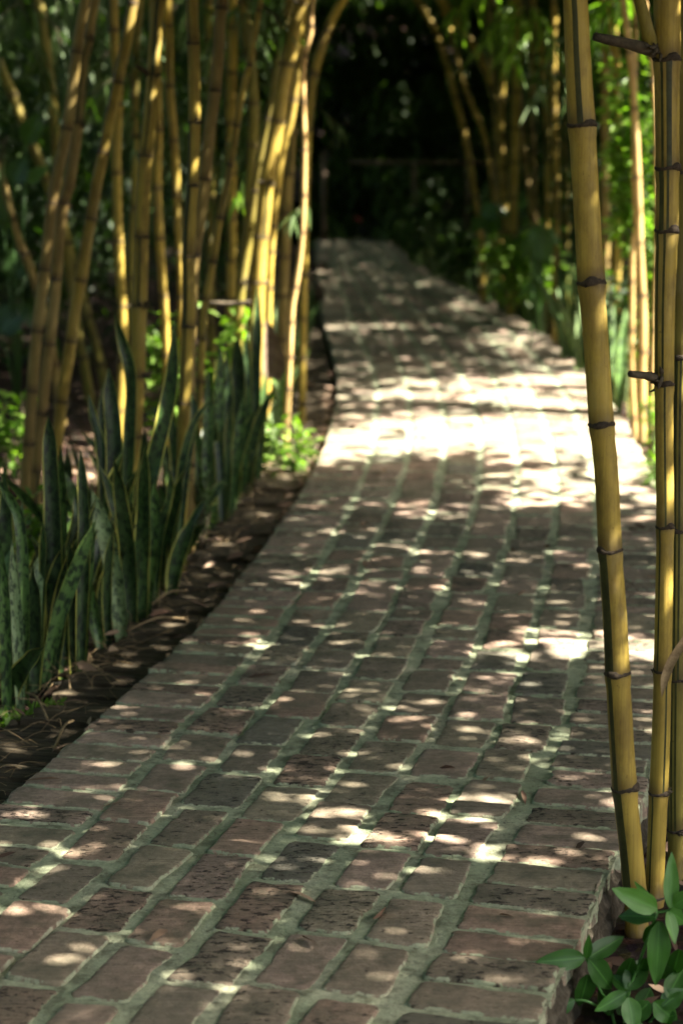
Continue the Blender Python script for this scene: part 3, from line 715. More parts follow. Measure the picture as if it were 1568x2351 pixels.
# foliage masses that nobody could count
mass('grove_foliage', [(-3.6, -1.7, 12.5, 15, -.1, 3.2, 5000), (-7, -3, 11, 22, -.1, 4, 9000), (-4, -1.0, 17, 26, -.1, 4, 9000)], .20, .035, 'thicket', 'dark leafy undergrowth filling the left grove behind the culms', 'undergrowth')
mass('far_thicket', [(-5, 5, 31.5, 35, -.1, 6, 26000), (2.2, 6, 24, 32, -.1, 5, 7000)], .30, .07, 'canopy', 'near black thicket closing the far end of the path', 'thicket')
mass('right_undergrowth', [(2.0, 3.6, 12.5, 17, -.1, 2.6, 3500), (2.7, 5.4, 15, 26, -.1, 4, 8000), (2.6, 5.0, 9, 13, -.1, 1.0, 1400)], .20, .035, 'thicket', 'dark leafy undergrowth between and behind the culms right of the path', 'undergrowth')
mass('outer_grove', [(-12, -8, -6, 38, -.1, 5.5, 20000), (6.5, 9, 3, 38, -.1, 5, 14000), (-12, 12, 36, 40, -.1, 7.5, 34000), (-9, .5, -8, -5, -.1, 5, 8000)], .6, .16, 'thicket', 'dark bamboo woodland all round behind the grove', 'woodland', .4, True)  # last box: unseen woodland behind the camera, added to block sky

# hanging leaf sprays: each its own thing
def spray(cx, cy, Y, rx, ry, n, mat, label, L=.15, W=.020, down=1.1, cat='bamboo leaves', name='leaf_spray', group=None, twigs=4, dy=.35):
    c = at_y(cx, cy, Y); a = 1/ppm(Y); root = empty(name, c+Vector((0, 0, ry*a)), label, cat, group)
    TV, TF = [], []; pos, dirs = [], []
    for _ in range(twigs):
        p0 = Vector((random.uniform(-.06, .06)*rx*a, random.uniform(-.01, .01), .85*ry*a)) if _ % 2 else Vector((0, 0, .9*ry*a)); q = p0.copy(); pts = [q.copy()]
        d = Vector((random.uniform(-1, 1), random.uniform(-.6, .6), random.uniform(-.6, .2))).normalized()
        for k in range(7):
            d = (d+Vector((random.gauss(0, .15), random.gauss(0, .15), -.16))).normalized(); q = q+d*(max(rx, ry)*a*.26); pts.append(q.copy())
            for _ in range(max(1, n//(7*twigs))):
                s = Vector((random.gauss(0, 1), random.gauss(0, 1), random.gauss(0, .5))).normalized()
                pos.append(q+d*random.uniform(-.04, .04)); dirs.append((d*.6+s*.7+Vector((0, 0, -down*.5))))
        tube(pts, [.003]*len(pts), 4, TV, TF)
    off = Vector((0, 0, -ry*a))
    link('twig', mesh('twig', [v+off for v in TV], TF), MT['stub'], root)
    P_ = np.array([tuple(p+off) for p in pos]); D_ = np.array([tuple(d) for d in dirs])
    link('foliage', leaves('foliage', P_, D_, L*RNG.uniform(.7, 1.25, len(P_)), W*RNG.uniform(.8, 1.2, len(P_)), .3), MT[mat], root, False)
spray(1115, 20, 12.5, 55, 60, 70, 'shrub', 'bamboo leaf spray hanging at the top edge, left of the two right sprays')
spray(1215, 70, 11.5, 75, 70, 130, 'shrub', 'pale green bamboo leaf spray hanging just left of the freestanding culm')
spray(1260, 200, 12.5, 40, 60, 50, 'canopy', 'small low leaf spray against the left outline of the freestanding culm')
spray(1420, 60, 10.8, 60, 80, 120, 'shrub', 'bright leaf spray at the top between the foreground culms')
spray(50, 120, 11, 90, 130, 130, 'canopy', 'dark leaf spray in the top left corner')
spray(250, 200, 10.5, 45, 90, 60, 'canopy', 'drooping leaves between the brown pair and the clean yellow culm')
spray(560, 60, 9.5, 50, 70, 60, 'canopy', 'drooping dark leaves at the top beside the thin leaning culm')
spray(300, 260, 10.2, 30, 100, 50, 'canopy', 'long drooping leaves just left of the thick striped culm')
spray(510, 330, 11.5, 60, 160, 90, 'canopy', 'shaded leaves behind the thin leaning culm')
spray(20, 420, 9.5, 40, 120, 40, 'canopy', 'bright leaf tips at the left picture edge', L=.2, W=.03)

def shrub(cx, by, Y, wpx, hpx, n, mat, label, L=.05, W=.026, cat='shrub', name='leafy_shrub', stems=6, up=.25, zb=-.09, dens=1.0, group=None):
    a = 1/ppm(Y); b0 = at_y(cx, by, Y); b0.z = zb if by > 700 else b0.z
    root = empty(name, b0, label, cat, group); top = hpx*a; SV_, SF = [], []; pos, dirs = [], []
    for k in range(stems):
        q = Vector((random.gauss(0, .12)*wpx*a, random.gauss(0, .05), 0)); tip = Vector((random.uniform(-.5, .5)*wpx*a, random.uniform(-.25, .25)*wpx*a, top*random.uniform(.6, 1)))
        pts = [q.lerp(tip, t)+Vector((random.gauss(0, .01), random.gauss(0, .01), 0)) for t in (0, .25, .5, .75, 1)]
        tube(pts, [.005, .004, .0035, .003, .001], 5, SV_, SF)
        for _ in range(n//stems):
            t = random.uniform(.12, 1)**.8; p = q.lerp(tip, t); s = Vector((random.gauss(0, 1), random.gauss(0, 1), random.gauss(up, .5))).normalized()
            sp = abs(random.gauss(0, .09))*wpx*a*2; pos.append(p+s*sp); dirs.append(s)
    link('stems', mesh('stems', SV_, SF), MT['stub'], root)
    P_ = np.array([tuple(p) for p in pos]); D_ = np.array([tuple(d) for d in dirs])
    link('foliage', leaves('foliage', P_, D_, L*RNG.uniform(.6, 1.3, len(P_)), W*RNG.uniform(.7, 1.2, len(P_)), .25), MT[mat], root, False)
    return root
shrub(1440, 620, 10.7, 120, 480, 900, 'shrub', 'tall bright sunlit shrub with small leaves behind the foreground culms', L=.075, W=.034, zb=0, stems=9)
shrub(1500, 780, 10.5, 90, 640, 700, 'shrub', 'sunlit yellow green shrub at the left outline of the thick edge culm', L=.075, W=.032, stems=8)
shrub(1415, 930, 11.6, 90, 330, 260, 'thicket', 'shaded low shrub beside the path, right of the freestanding culm', L=.08, W=.035)
shrub(1497, 1010, 9.6, 55, 160, 200, 'shrub', 'low lime green herb at the path edge under the thin sunlit culms', L=.05, W=.016, stems=8, zb=-.1, name='leafy_herb', cat='herb')
shrub(1515, 1150, 8.2, 40, 160, 170, 'shrub', 'grassy sunlit tuft on the right edge of the path', L=.08, W=.010, stems=8, zb=-.1, name='grass_tuft', cat='grass tuft')
shrub(515, 870, 9.9, 150, 330, 560, 'shrub', 'bright lime leafed shrub glowing between the left grove culms', L=.07, W=.036, stems=9)
shrub(395, 920, 9.9, 110, 330, 300, 'shrub', 'lime leafed shrub behind the thick striped culm', L=.07, W=.036, stems=7)
shrub(668, 1000, 8.9, 90, 130, 150, 'shrub', 'small bright herb leaning over the timber ledge beyond the snake plants', L=.075, W=.022, stems=7, name='leafy_herb', cat='herb', zb=-.09)
shrub(468, 1215, 7.3, 70, 190, 260, 'canopy', 'feathery fine leaved weed between the snake plants and the ledge', L=.03, W=.010, stems=9, name='feathery_weed', cat='weed')
shrub(70, 1230, 6.6, 130, 230, 200, 'shrub', 'leafy weed behind the snake plants at the left picture edge', L=.05, W=.026, stems=7, name='leafy_herb', cat='herb')
shrub(25, 990, 8.8, 110, 230, 160, 'shrub', 'light green herb in the shade at the left picture edge', L=.07, W=.035, stems=6, name='leafy_herb', cat='herb')
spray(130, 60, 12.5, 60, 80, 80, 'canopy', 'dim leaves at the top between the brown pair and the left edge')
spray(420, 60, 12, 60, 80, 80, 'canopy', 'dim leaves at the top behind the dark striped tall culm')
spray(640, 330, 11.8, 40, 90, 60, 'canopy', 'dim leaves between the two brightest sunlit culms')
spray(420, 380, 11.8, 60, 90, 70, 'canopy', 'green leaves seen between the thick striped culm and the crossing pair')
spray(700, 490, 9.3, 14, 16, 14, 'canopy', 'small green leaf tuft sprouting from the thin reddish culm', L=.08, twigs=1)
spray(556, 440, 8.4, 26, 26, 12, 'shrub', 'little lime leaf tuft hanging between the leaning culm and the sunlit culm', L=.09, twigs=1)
shrub(1180, 700, 16.2, 160, 190, 420, 'shrub', 'green leafy shrub rising behind the right snake plant row', L=.13, W=.06, stems=8)
shrub(1060, 640, 19.5, 120, 130, 300, 'canopy', 'dim green shrub in the right border near the dark end', L=.13, W=.06, stems=8)
shrub(960, 600, 24, 100, 200, 300, 'canopy', 'dim shrub at the dark far end of the path', L=.12, W=.06)

# sprouts at the lower left
for i, (x, y) in enumerate([(12, 1672), (38, 1660), (62, 1668), (85, 1652), (108, 1650), (128, 1640)]):
    p = at_z(x, y, -.08); root = empty('sprout', p, ['small sprout nearest the left picture corner beside the timber ledge', 'second small sprout from the left picture edge', 'low sprout in the middle of the row of sprouts', 'taller pale sprout right of the middle of the row', 'second sprout from the right end of the row', 'rightmost small sprout at the foot of the snake plants'][i], 'sprout', 'sprouts beside the timber ledge')
    n = 16; a = RNG.random(n)*6.28; pos = np.c_[RNG.normal(0, .008, n), RNG.normal(0, .008, n), RNG.uniform(0, .03, n)]
    link('foliage', leaves('foliage', pos, np.c_[np.cos(a)*.7, np.sin(a)*.7, RNG.uniform(.5, 1.4, n)], .036, .012, .1), MT['shrub'], root, False)

# ------------------------------------------------------------------ snake plants
def blade(pts, ws, cup=.3, twist=0., rnd=.5, face=Vector((0, -1, 0)), wav=.0):
    """a stiff leaf: pts from base to tip"""
    c = catmull(pts, 6); n = len(c); L = [0]
    for a, b_ in zip(c[:-1], c[1:]): L.append(L[-1]+(b_-a).length)
    tot = L[-1]; V, F, U, Vv = [], [], [], []
    wk = np.interp(np.array(L)/tot, np.linspace(0, 1, len(ws)), ws)
    ph = random.random()*6
    for i, p in enumerate(c):
        t = (c[min(i+1, n-1)]-c[max(i-1, 0)]).normalized(); f = i/(n-1)
        s = t.cross(face).normalized(); ang = twist*(f-.2)+wav*math.sin(ph+f*11)
        s = Matrix.Rotation(ang, 3, t) @ s; nn = s.cross(t)
        tip = 1 if f < .72 else max(0.02, 1-((f-.72)/.28)**1.7)
        w_ = wk[i]*.5*tip; cu = cup*(1-.55*f)
        for u in (-1, -.8, -.4, 0, .4, .8, 1):
            wv = wav*.25*w_*math.sin(ph+f*23+u)*abs(u)
            V.append(p+s*(w_*u)+nn*(-(1-u*u)*w_*cu+wv)); U.append(u); Vv.append(L[i])
    for i in range(n-1):
        for k in range(6):
            a = i*7+k; F.append((a, a+1, a+8, a+7))
    return mesh('leaf', V, F, None, lu=U, lv=Vv, rnd=[rnd]*len(V))
MK = {'a': 'sn_a', 'b': 'sn_b', 'c': 'sn_c', 'd': 'sn_d'}
def snake(label, lv, zb=-.08, group='snake plants left of the path', extra=8):
    """lv: leaves as (photo points tip..base, width px, material letter)"""
    root = None
    for pts, wp, mk in lv:
        bx, by = pts[-1]; B = at_z(bx, by, zb); Y = B.y
        if root is None: org = B.copy(); root = empty('snake_plant', org, label, 'snake plant', group)
        Yt = Y+random.uniform(-.05, .08); m = len(pts)
        P = [at_y(x, y, Y+(Yt-Y)*(1-i/(m-1)))-org for i, (x, y) in enumerate(pts)][::-1]; P[0] = B-org-Vector((0, 0, .02))
        a = 1/ppm(Y); o = link('leaf', blade(P, [wp*a*k for k in (.62, .85, 1, 1, .9, .7)], random.uniform(.35, .8), random.uniform(-.9, .9), random.random(), wav=.38 if mk == 'b' else .12), MT[MK[mk]], root)
    for _ in range(extra):                         # further shaded leaves behind those traced
        pts, wp, mk = random.choice(lv); bx, by = pts[-1]; B = at_z(bx, by, zb)+Vector((random.uniform(-.18, .06), random.uniform(.02, .32), 0)); hgt = random.uniform(.4, .68)
        lean = Vector((min(.13, random.gauss(-.01, .14)), random.gauss(-.02, .10), 0)); hgt *= random.uniform(.45, 1); a = 1/ppm(B.y)
        P = [B-org, B-org+Vector((0, 0, hgt*.4))+lean*.2, B-org+Vector((0, 0, hgt*.75))+lean*.6, B-org+Vector((0, 0, hgt))+lean]
        link('leaf', blade(P, [.032, .047, .054, .05, .038, .02], .5, random.uniform(-2.2, 2.2), random.random(), wav=.3), MT[random.choice(('sn_d', 'sn_b', 'sn_b', 'sn_a'))], root)
snake('snake plant at the left picture edge, broad mottled leaves', [([(-12,1092),(20,1140),(48,1210),(55,1400),(58,1600)],30,'a'), ([(-2,1230),(8,1350),(14,1480),(16,1650)],30,'a'), ([(28,1240),(36,1380),(44,1500),(48,1640)],30,'c'), ([(-20,1330),(-14,1450),(-10,1640)],24,'b')])
snake('snake plant with one broad pale leaf in front, second from the left edge', [([(92,1272),(84,1330),(78,1420),(74,1575)],40,'c'), ([(52,1150),(50,1250),(60,1400),(66,1560)],28,'a'), ([(100,1190),(98,1300),(92,1420),(88,1560)],26,'b')])
snake('snake plant with the tallest plain dark leaf and one leaf leaning right over it', [([(222,1192),(190,1270),(152,1370),(122,1470),(104,1565)],36,'a'), ([(112,952),(114,1010),(118,1110),(122,1250),(126,1540)],44,'d'), ([(172,1132),(178,1190),(160,1290),(150,1420),(146,1545)],34,'b'), ([(140,1020),(142,1120),(140,1300),(138,1530)],30,'a')])
snake('snake plant with upright narrow leaves beside the timber ledge, before the pale arched leaf', [([(186,1030),(190,1110),(194,1220),(190,1380),(184,1560)],32,'d'), ([(214,1205),(205,1290),(196,1400),(188,1560)],26,'a'), ([(216,1370),(222,1420),(236,1512)],18,'a'), ([(160,1240),(168,1350),(170,1550)],26,'d')])
snake('snake plant with the grey green banded leaf arching left beside the ledge', [([(212,1125),(228,1180),(250,1260),(268,1360),(281,1474)],42,'c'), ([(262,1210),(250,1290),(246,1380),(250,1480)],24,'d')])
snake('snake plant with wavy yellow edged leaves behind the pale arched leaf', [([(254,985),(252,1040),(236,1120),(228,1200),(226,1380)],30,'b'), ([(250,842),(254,910),(262,1010),(262,1150),(250,1400)],42,'d'), ([(204,903),(216,960),(234,1040),(240,1200),(236,1400)],28,'b'), ([(330,1150),(300,1210),(278,1290),(270,1400)],30,'b')])
snake('snake plant with blue green leaf tip against the thick striped culm', [([(262,712),(280,780),(300,860),(298,980),(290,1150),(288,1330)],32,'b'), ([(312,1112),(300,1170),(292,1260),(290,1360)],26,'a'), ([(240,870),(236,960),(240,1100),(256,1330)],26,'d')])
snake('tallest dark snake plant leaf with yellow edges, right of the thick striped culm', [([(402,726),(396,850),(380,950),(356,1050),(340,1150),(330,1420)],40,'b'), ([(354,1100),(356,1180),(346,1290),(334,1425)],30,'a'), ([(332,980),(332,1060),(322,1160),(324,1400)],34,'d'), ([(392,1080),(390,1140),(366,1230),(352,1410)],24,'b')])
snake('snake plant with one light edged leaf curving right across the bare culm base', [([(487,914),(446,970),(420,1060),(404,1180),(390,1290),(381,1362)],22,'b'), ([(440,900),(446,960),(424,1100),(400,1340)],22,'d')])
snake('bluish snake plant between the bare based culm and the feathery weed', [([(506,790),(506,870),(500,980),(497,1100),(492,1210)],30,'a'), ([(480,850),(478,960),(476,1080),(474,1230)],26,'a'), ([(452,1020),(456,1110),(452,1250)],20,'a')])
snake('dense dark snake plant mid row with broad upright leaves', [([(545,768),(546,860),(542,960),(536,1165)],42,'d'), ([(572,880),(564,960),(556,1060),(550,1150)],32,'a'), ([(520,800),(522,920),(520,1060),(520,1180)],32,'d')])
snake('snake plant with tall narrow yellow edged leaf below the brightly sunlit culm', [([(592,655),(590,760),(586,880),(584,1000),(578,1120)],28,'b'), ([(566,760),(566,880),(564,1000),(562,1130)],30,'d'), ([(610,850),(604,940),(596,1040),(588,1110)],22,'a')])
snake('snake plant with the white sunlit leaf overhanging the ledge', [([(630,918),(632,960),(626,1010),(614,1070)],34,'c'), ([(606,990),(610,1030),(606,1080)],22,'c'), ([(586,1046),(556,1056),(530,1080),(512,1110)],22,'d')])
snake('snake plant at the far bend of the left edge, leaves fanning out', [([(712,800),(690,840),(662,880),(648,930)],15,'b'), ([(642,640),(640,720),(642,820),(645,925)],20,'c'), ([(708,712),(690,760),(664,840),(650,925)],22,'a'), ([(676,740),(668,800),(652,925)],20,'a'), ([(612,700),(620,800),(636,925)],22,'d')])
snake('faint snake plant farthest along the left edge, beside the boulders', [([(722,640),(712,690),(700,750),(694,800)],15,'a'), ([(690,620),(690,690),(690,800)],15,'d'), ([(735,690),(716,730),(700,800)],13,'a')], extra=1)

snake('snake plant between the feathery weed and the dense dark mid row plant', [([(560,905),(552,980),(540,1060),(524,1200)],26,'a'), ([(500,960),(504,1040),(508,1120),(512,1215)],24,'d'), ([(530,930),(526,1010),(520,1110),(516,1205)],24,'b')], extra=6)
snake('low snake plant closing the gap before the white sunlit leaf', [([(600,940),(598,1000),(592,1060),(584,1118)],24,'a'), ([(576,930),(576,1000),(572,1125)],24,'d'), ([(622,960),(612,1010),(600,1090)],20,'b')], extra=6)
snake('snake plant tucked under the brown fallen sheath', [([(610,800),(616,860),(622,930),(626,1010)],24,'d'), ([(660,830),(650,890),(640,950),(632,1010)],20,'a'), ([(640,790),(638,860),(632,1000)],22,'c')], extra=6)
# snake plants lining the right side farther up: built one by one from copies
def snake_far(x, y, label, grp):
    B = at_z(x, y, -.10); root = empty('snake_plant', B, label, 'snake plant', grp)
    for k in range(random.randint(8, 12)):
        hgt = random.uniform(.45, .80); a = random.uniform(0, 6.28); r = random.uniform(.01, .14)
        b0 = Vector((math.cos(a)*r, math.sin(a)*r, -.02)); le = Vector((math.cos(a)*random.uniform(0, .22), math.sin(a)*random.uniform(0, .2), 0))
        P = [b0, b0+Vector((0, 0, hgt*.4))+le*.2, b0+Vector((0, 0, hgt*.75))+le*.6, b0+Vector((0, 0, hgt))+le]
        link('leaf', blade(P, [.032, .045, .05, .048, .036, .02], .5, random.uniform(-1, 1), random.random(), wav=.2), MT[random.choice(('sn_c', 'sn_a', 'sn_a', 'sn_b'))], root)
for i in range(22):
    f = i/21; Y = 11.2+f*15.5; s = s_of_y(Y); p = Vector(PTm(s, random.uniform(.04, .15), -.1, 1)); q = p-CAMP
    u_ = q.z*math.cos(TH)+q.y*math.sin(TH); f_ = q.y*math.cos(TH)-q.z*math.sin(TH)
    snake_far(784+q.x/f_*FPX, 1175.5-u_/f_*FPX, 'dark snake plant in the blurred row along the far right edge of the path', 'snake plants along the far right edge')
for i in range(8):
    Y = 13+i*1.4; s = s_of_y(Y); p = Vector(PTm(s, random.uniform(.4, .6), -.1, 1)); q = p-CAMP
    u_ = q.z*math.cos(TH)+q.y*math.sin(TH); f_ = q.y*math.cos(TH)-q.z*math.sin(TH)
    snake_far(784+q.x/f_*FPX, 1175.5-u_/f_*FPX, 'dark snake plant in the second row, farther from the path on the right', 'snake plants along the far right edge, second row')

# ------------------------------------------------------------------ broad leaves
def broad_leaf(tip, bas, w, cup=.25, sag=.12, rnd=.5, n=9, shape='oval'):
    V, F, U, Vv = [], [], [], []; ax = tip-bas; L = ax.length; d = ax.normalized()
    view = (bas+tip)*.5; face = Vector((random.gauss(0, .25), -1, random.gauss(.45, .25))).normalized()
    s = d.cross(face).normalized(); nn = s.cross(d).normalized()
    for i in range(n):
        f = i/(n-1); prof = math.sin(math.pi*min(1, f*.96+.02)**(.78 if shape == 'oval' else .6))**.85*(1-.15*f)
        if f == 1: prof = .01
        for u in (-1, -.5, 0, .5, 1):
            wv = .05*w*math.sin(f*14+u*3+rnd*9)*abs(u)
            V.append(bas+d*(L*f)+s*(w*.5*prof*u)+nn*(cup*w*.5*prof*abs(u)-sag*L*(f*f)+wv)); U.append(u); Vv.append(f*L/.12*.12)
    for i in range(n-1):
        for k in range(4):
            a = i*5+k; F.append((a, a+1, a+6, a+5))
    return V, F, U, Vv
def leafy(root, org, specs, mat, Y0, part='leaf'):
    for (bx, by, tx, ty, w_, r_, *dy) in specs:
        dyv = dy[0] if dy else random.uniform(-.05, .03)
        B = at_y(bx, by, Y0)-org; T = at_y(tx, ty, Y0+dyv)-org
        V, F, U, Vv = broad_leaf(T, B, w_*1.22/ppm(Y0), rnd=r_); link(part, mesh('leaf', V, F, None, lu=U, lv=Vv, rnd=[r_]*len(V)), MT[mat], root)
Y0 = 3.22
org = Vector((at_y(1420, 2400, Y0).x, Y0, -.12))
root = empty('broadleaf_plant', org, 'young plant with pointed glossy green leaves in the lower right corner', 'plant')
SVs, SFs = [], []
for pts in ([(1420,2440),(1440,2290),(1470,2200),(1508,2095)], [(1420,2440),(1405,2330),(1370,2260),(1346,2200)], [(1440,2290),(1440,2275)], [(1508,2095),(1535,2090),(1545,2080)], [(1420,2440),(1480,2360),(1520,2310)], [(1405,2330),(1350,2300),(1318,2296)]):
    P = [at_y(x, y, Y0+.01)-org for x, y in pts]
    if len(P) == 2: P = [P[0], (P[0]+P[1])/2, P[1]]
    P = catmull(P, 5); tube(P, [.0026]*len(P), 6, SVs, SFs)
link('stem', mesh('stem', SVs, SFs), MT['glossy'], root)
leafy(root, org, [
 (1507,2087,1411,2043,50,.95,-.03),(1504,2106,1414,2098,44,.2,.04),(1538,2085,1543,1956,34,.9),(1532,2093,1553,2166,30,.95,-.03),(1545,2080,1600,2045,36,.8),
 (1512,2115,1508,2268,52,.55,-.02),(1349,2199,1434,2146,42,.1,.03),(1341,2199,1232,2209,46,.35,-.02),(1352,2202,1411,2276,52,.12,.02),(1437,2271,1487,2196,50,.08,.04),
 (1349,2237,1331,2318,46,.05,.02),(1318,2296,1232,2345,34,.2,-.02),(1437,2279,1366,2322,34,.4,-.02),(1442,2290,1457,2370,46,.75,-.03),(1500,2300,1556,2350,50,.45),(1440,2272,1400,2235,30,.3,.03),
 (1480,2360,1420,2372,40,.2),(1512,2115,1476,2170,36,.3,.03),(1520,2310,1570,2270,44,.25),(1346,2200,1352,2150,20,.5),(1508,2095,1456,2020,20,.85,.03),(1535,2092,1580,2120,36,.5),(1480,2200,1452,2262,40,.12,.05),(1450,2200,1420,2290,44,.08,.06),(1500,2200,1540,2262,44,.1,.06),(1460,2330,1500,2260,44,.1,.07),(1400,2330,1380,2250,40,.05,.08),(1530,2290,1570,2220,44,.15,.05),(1420,2330,1440,2250,40,.06,.08),(1490,2300,1440,2350,44,.3,.0),(1550,2330,1500,2345,40,.2,.02),(1560,2180,1540,2250,40,.15,.05)], 'glossy', Y0)

def taro(x, y, Y, specs, label):
    org = at_y(x, y, Y); org.z = -.1
    root = empty('taro_plant', org, label, 'taro plant', 'large leaved plants along the path')
    V, F = [], []
    for (bx, by, *_) in specs:
        b0 = at_y(bx, by, Y)-org; tube([Vector((0, 0, 0)), b0*.5+Vector((0, 0, .05)), b0], [.008, .006, .004], 5, V, F)
    link('stalks', mesh('stalks', V, F), MT['broad'], root); leafy(root, org, specs, 'broad', Y)
taro(1240, 700, 15.2, [(1225,520,1262,610,52,.8),(1215,540,1200,600,30,.5),(1240,530,1290,560,34,.6),(1232,580,1238,660,26,.7)], 'large heart leaved plant glowing green against the right grove')
taro(1150, 640, 17.5, [(1140,470,1100,510,46,.6),(1150,460,1190,500,50,.7),(1140,490,1130,540,40,.4),(1170,470,1220,455,36,.4),(1110,500,1080,530,30,.3)], 'broad leaved plant in front of the far right grove culms')
taro(40, 800, 11.5, [(60,330,90,260,46,.4),(30,420,60,360,52,.3),(10,520,-20,430,60,.2),(60,420,110,380,30,.9),(20,640,60,560,60,.2),(0,760,60,700,70,.25),(40,700,110,760,40,.2)], 'shadowy large leaved plant at the left picture edge behind the culms')
taro(1215, 740, 14.2, [(1225,640,1215,700,18,.5),(1225,640,1245,700,18,.3),(1225,640,1190,690,16,.5)], 'small drooping large leaved plant low in the right border')

# ------------------------------------------------------------------ boulders, fallen sheath, stick, fence, flower
def boulder(x, y, w_, h_, label):
    B = at_z(x, y, -.1); a = 1/ppm(B.y); bm = bmesh.new(); bmesh.ops.create_icosphere(bm, subdivisions=3, radius=1)
    from mathutils import noise as mn
    sd = random.random()*30
    for v in bm.verts:
        k = 1+.22*mn.noise(v.co*1.1+Vector((sd, 0, 0)))+.08*mn.noise(v.co*3.3+Vector((sd, 4, 0)))
        v.co = Vector((v.co.x*w_*a/2*k, v.co.y*w_*a/2*k, (v.co.z*.55+.4)*h_*a*k))
    me = bpy.data.meshes.new('boulder'); bm.to_mesh(me); bm.free()
    o = link('boulder', me, MT['stone']); o.location = B; tag(o, label, 'boulder', 'boulders at the bend of the path')
boulder(726, 712, 40, 64, 'dark rounded boulder, nearer one at the left bend of the path')
boulder(735, 640, 34, 44, 'pale topped boulder, farther one at the left bend of the path')
# fallen culm sheath leaning on the snake plants
B = at_y(620, 880, 9.0); root = None
V, F, U, Vv = [], [], [], []
pts = [at_y(x, y, 9.0)-B for x, y in [(626,872),(630,830),(622,780),(612,728)]]
o = link('culm_sheath', blade(pts, [.08, .105, .10, .075, .05, .03], .9, .2, .5), MT['sheath']); o.location = B
tag(o, 'brown papery fallen culm sheath caught upright in the snake plants below the sunlit culm', 'culm sheath')
B = at_y(530, 696, 8.6); V, F = tube([at_y(x, y, 8.6)-B for x, y in [(478,696),(505,697),(540,698),(576,694)]], [.010, .011, .011, .012], 8)
o = link('cut_stick', mesh('cut_stick', V, F), MT['stub']); o.location = B; tag(o, 'short dark cut stick lying level between the left grove culms', 'stick')
# far fence
Yf = 29.0; org = at_y(900, 545, Yf); root = empty('rustic_fence', org, 'dim rustic pole fence across the dark far end of the path', 'fence')
V, F = tube([at_y(x, 373, Yf)-org for x in (800, 950, 1130)], [.03, .028, .03], 8); link('rail', mesh('rail', V, F), MT['sheath'], root)
for x, y0 in ((742, 350), (950, 368), (1072, 368), (1130, 366)):
    V, F = tube([at_y(x, y0, Yf)-org, at_y(x+2, 450, Yf)-org, at_y(x, 552, Yf)-org], [.035, .035, .04], 8); link('post', mesh('post', V, F), MT['sheath'], root)
p = at_y(820, 503, 26.5); root = empty('pink_flower', Vector((p.x, p.y, -.1)), 'small pink flower glowing at the dark end of the path', 'flower')
V, F = tube([Vector((0, 0, 0)), Vector((.01, 0, p.z*.5)), Vector((0, 0, p.z+.1))], [.005]*3, 5); link('stem', mesh('stem', V, F), MT['thicket'], root)
n = 14; a = RNG.random(n)*6.28; P_ = np.tile([0, 0, p.z+.1], (n, 1))
link('petals', leaves('petals', P_, np.c_[np.cos(a), np.sin(a), RNG.uniform(-.3, 1, n)], .075, .05, .1), MT['flower'], root, False)

B = at_y(1530, 1540, 3.62)
o = link('dry_sheath', blade([at_y(x, y, 3.62)-B for x, y in [(1590,1440),(1566,1478),(1540,1520),(1525,1560),(1518,1602)]], [.012, .016, .018, .016, .01], .5, .3, .5), MT['strawm']); o.location = B
tag(o, 'pale curling dry culm sheath hanging in front of the right edge culms', 'culm sheath')
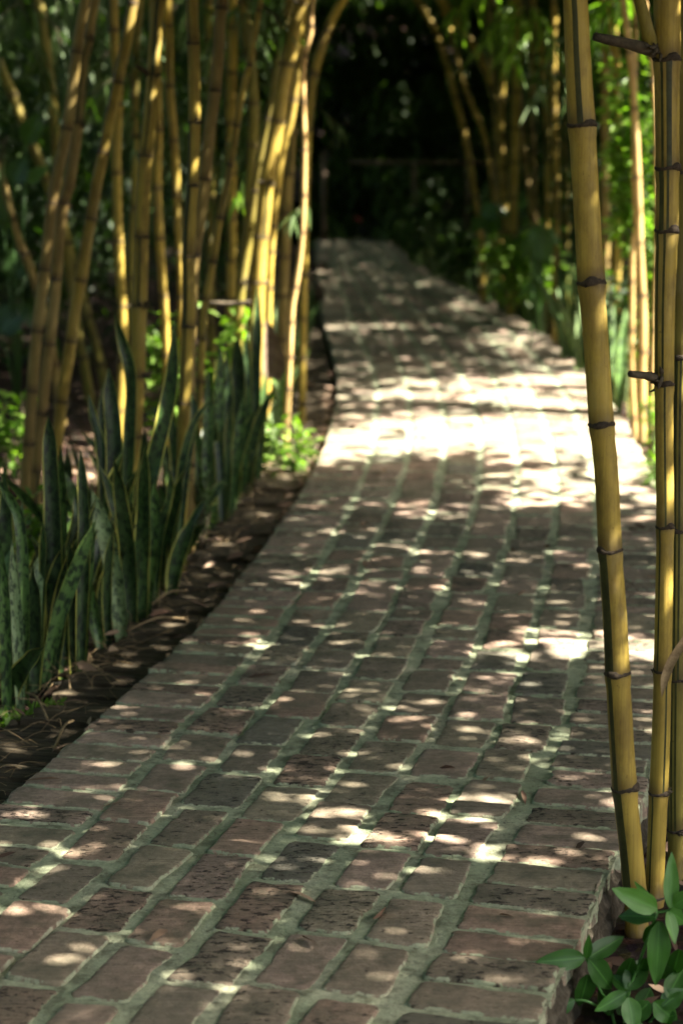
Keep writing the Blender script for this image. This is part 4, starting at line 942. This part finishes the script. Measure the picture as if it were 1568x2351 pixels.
# ------------------------------------------------------------------ leaf litter and dry grass
def litter():
    pos = []
    def put(n, s0, s1, o0, o1, side, z):
        for _ in range(n):
            s = random.uniform(s0, s1); o_ = random.uniform(o0, o1); p = PTm(s, o_, z+random.uniform(0, .02), side); pos.append(p)
    put(5200, s_of_y(3), s_of_y(13), .28, 3.2, -1, -.085); put(300, s_of_y(3), s_of_y(13), .0, .05, -1, -.055); put(70, s_of_y(3), s_of_y(13), .02, .3, -1, -.03)
    put(1500, s_of_y(2.5), s_of_y(14), .02, 1.6, 1, -.11)
    for _ in range(46):
        s_ = s_of_y(random.uniform(2.8, 10)); side = random.choice((-1, 1)); pos.append(PTm(s_, -abs(random.gauss(0, .25)) if random.random() < .7 else -random.uniform(0, 1.3), .006, side))
    n = len(pos); a = RNG.random(n)*6.28
    me = leaves('leaf_litter', np.array(pos), np.c_[np.cos(a), np.sin(a), RNG.normal(.02, .18, n)], RNG.uniform(.03, .10, n), RNG.uniform(.008, .026, n), .1)
    o = link('leaf_litter', me, MT['litter'], None, False); tag(o, 'brown fallen leaves covering the beds beside the path', 'leaf litter', kind='stuff')
    V, F = [], []
    for _ in range(720):
        s = s_of_y(random.uniform(3.6, 11)**1.0); o_ = abs(random.gauss(.27, .12)); p = Vector(PTm(s, o_, -.05 if o_ < .3 else -.07)); a = random.uniform(0, 6.28); ln = random.uniform(.04, .17)
        d = Vector((math.cos(a), math.sin(a), random.uniform(0, .5))); q = p+d*ln*.5+Vector((random.gauss(0, .02), random.gauss(0, .02), .012)); e = q+(d+Vector((random.gauss(0, .25), random.gauss(0, .25), -.35)))*ln*.45
        tube(catmull([p, q, e], 3), [.0009]*7, 3, V, F, False)
    o = link('dry_grass', mesh('dry_grass', V, F), MT['strawm'], None, False); tag(o, 'straw coloured dry grass strewn over the timber ledge', 'dry grass', kind='stuff')
litter()
for i, (x0, y0, x1, y1, lb) in enumerate([(290,1449,425,1420,'long straw stalk lying over the timber ledge below the bare based culm'), (340,1395,430,1355,'pale dry stalk lying level in front of the narrow leaves, farther along the ledge'), (60,1590,110,1650,'slanting dry stalk at the foot of the snake plants above the sprouts'), (125,1720,168,1655,'thin dry stalk resting between ledge and path edge')]):
    A = at_z(x0, y0, -.045); B = at_z(x1, y1, -.03)
    V, F = tube(catmull([Vector((0, 0, 0)), (B-A)*.5+Vector((0, .01, .018)), B-A], 6), [.0035]*13, 6)
    o = link('dry_stalk', mesh('dry_stalk', V, F), MT['strawm']); o.location = A; tag(o, lb, 'dry stalk', 'dry stalks on the ledge')
print('objects', len(bpy.data.objects))
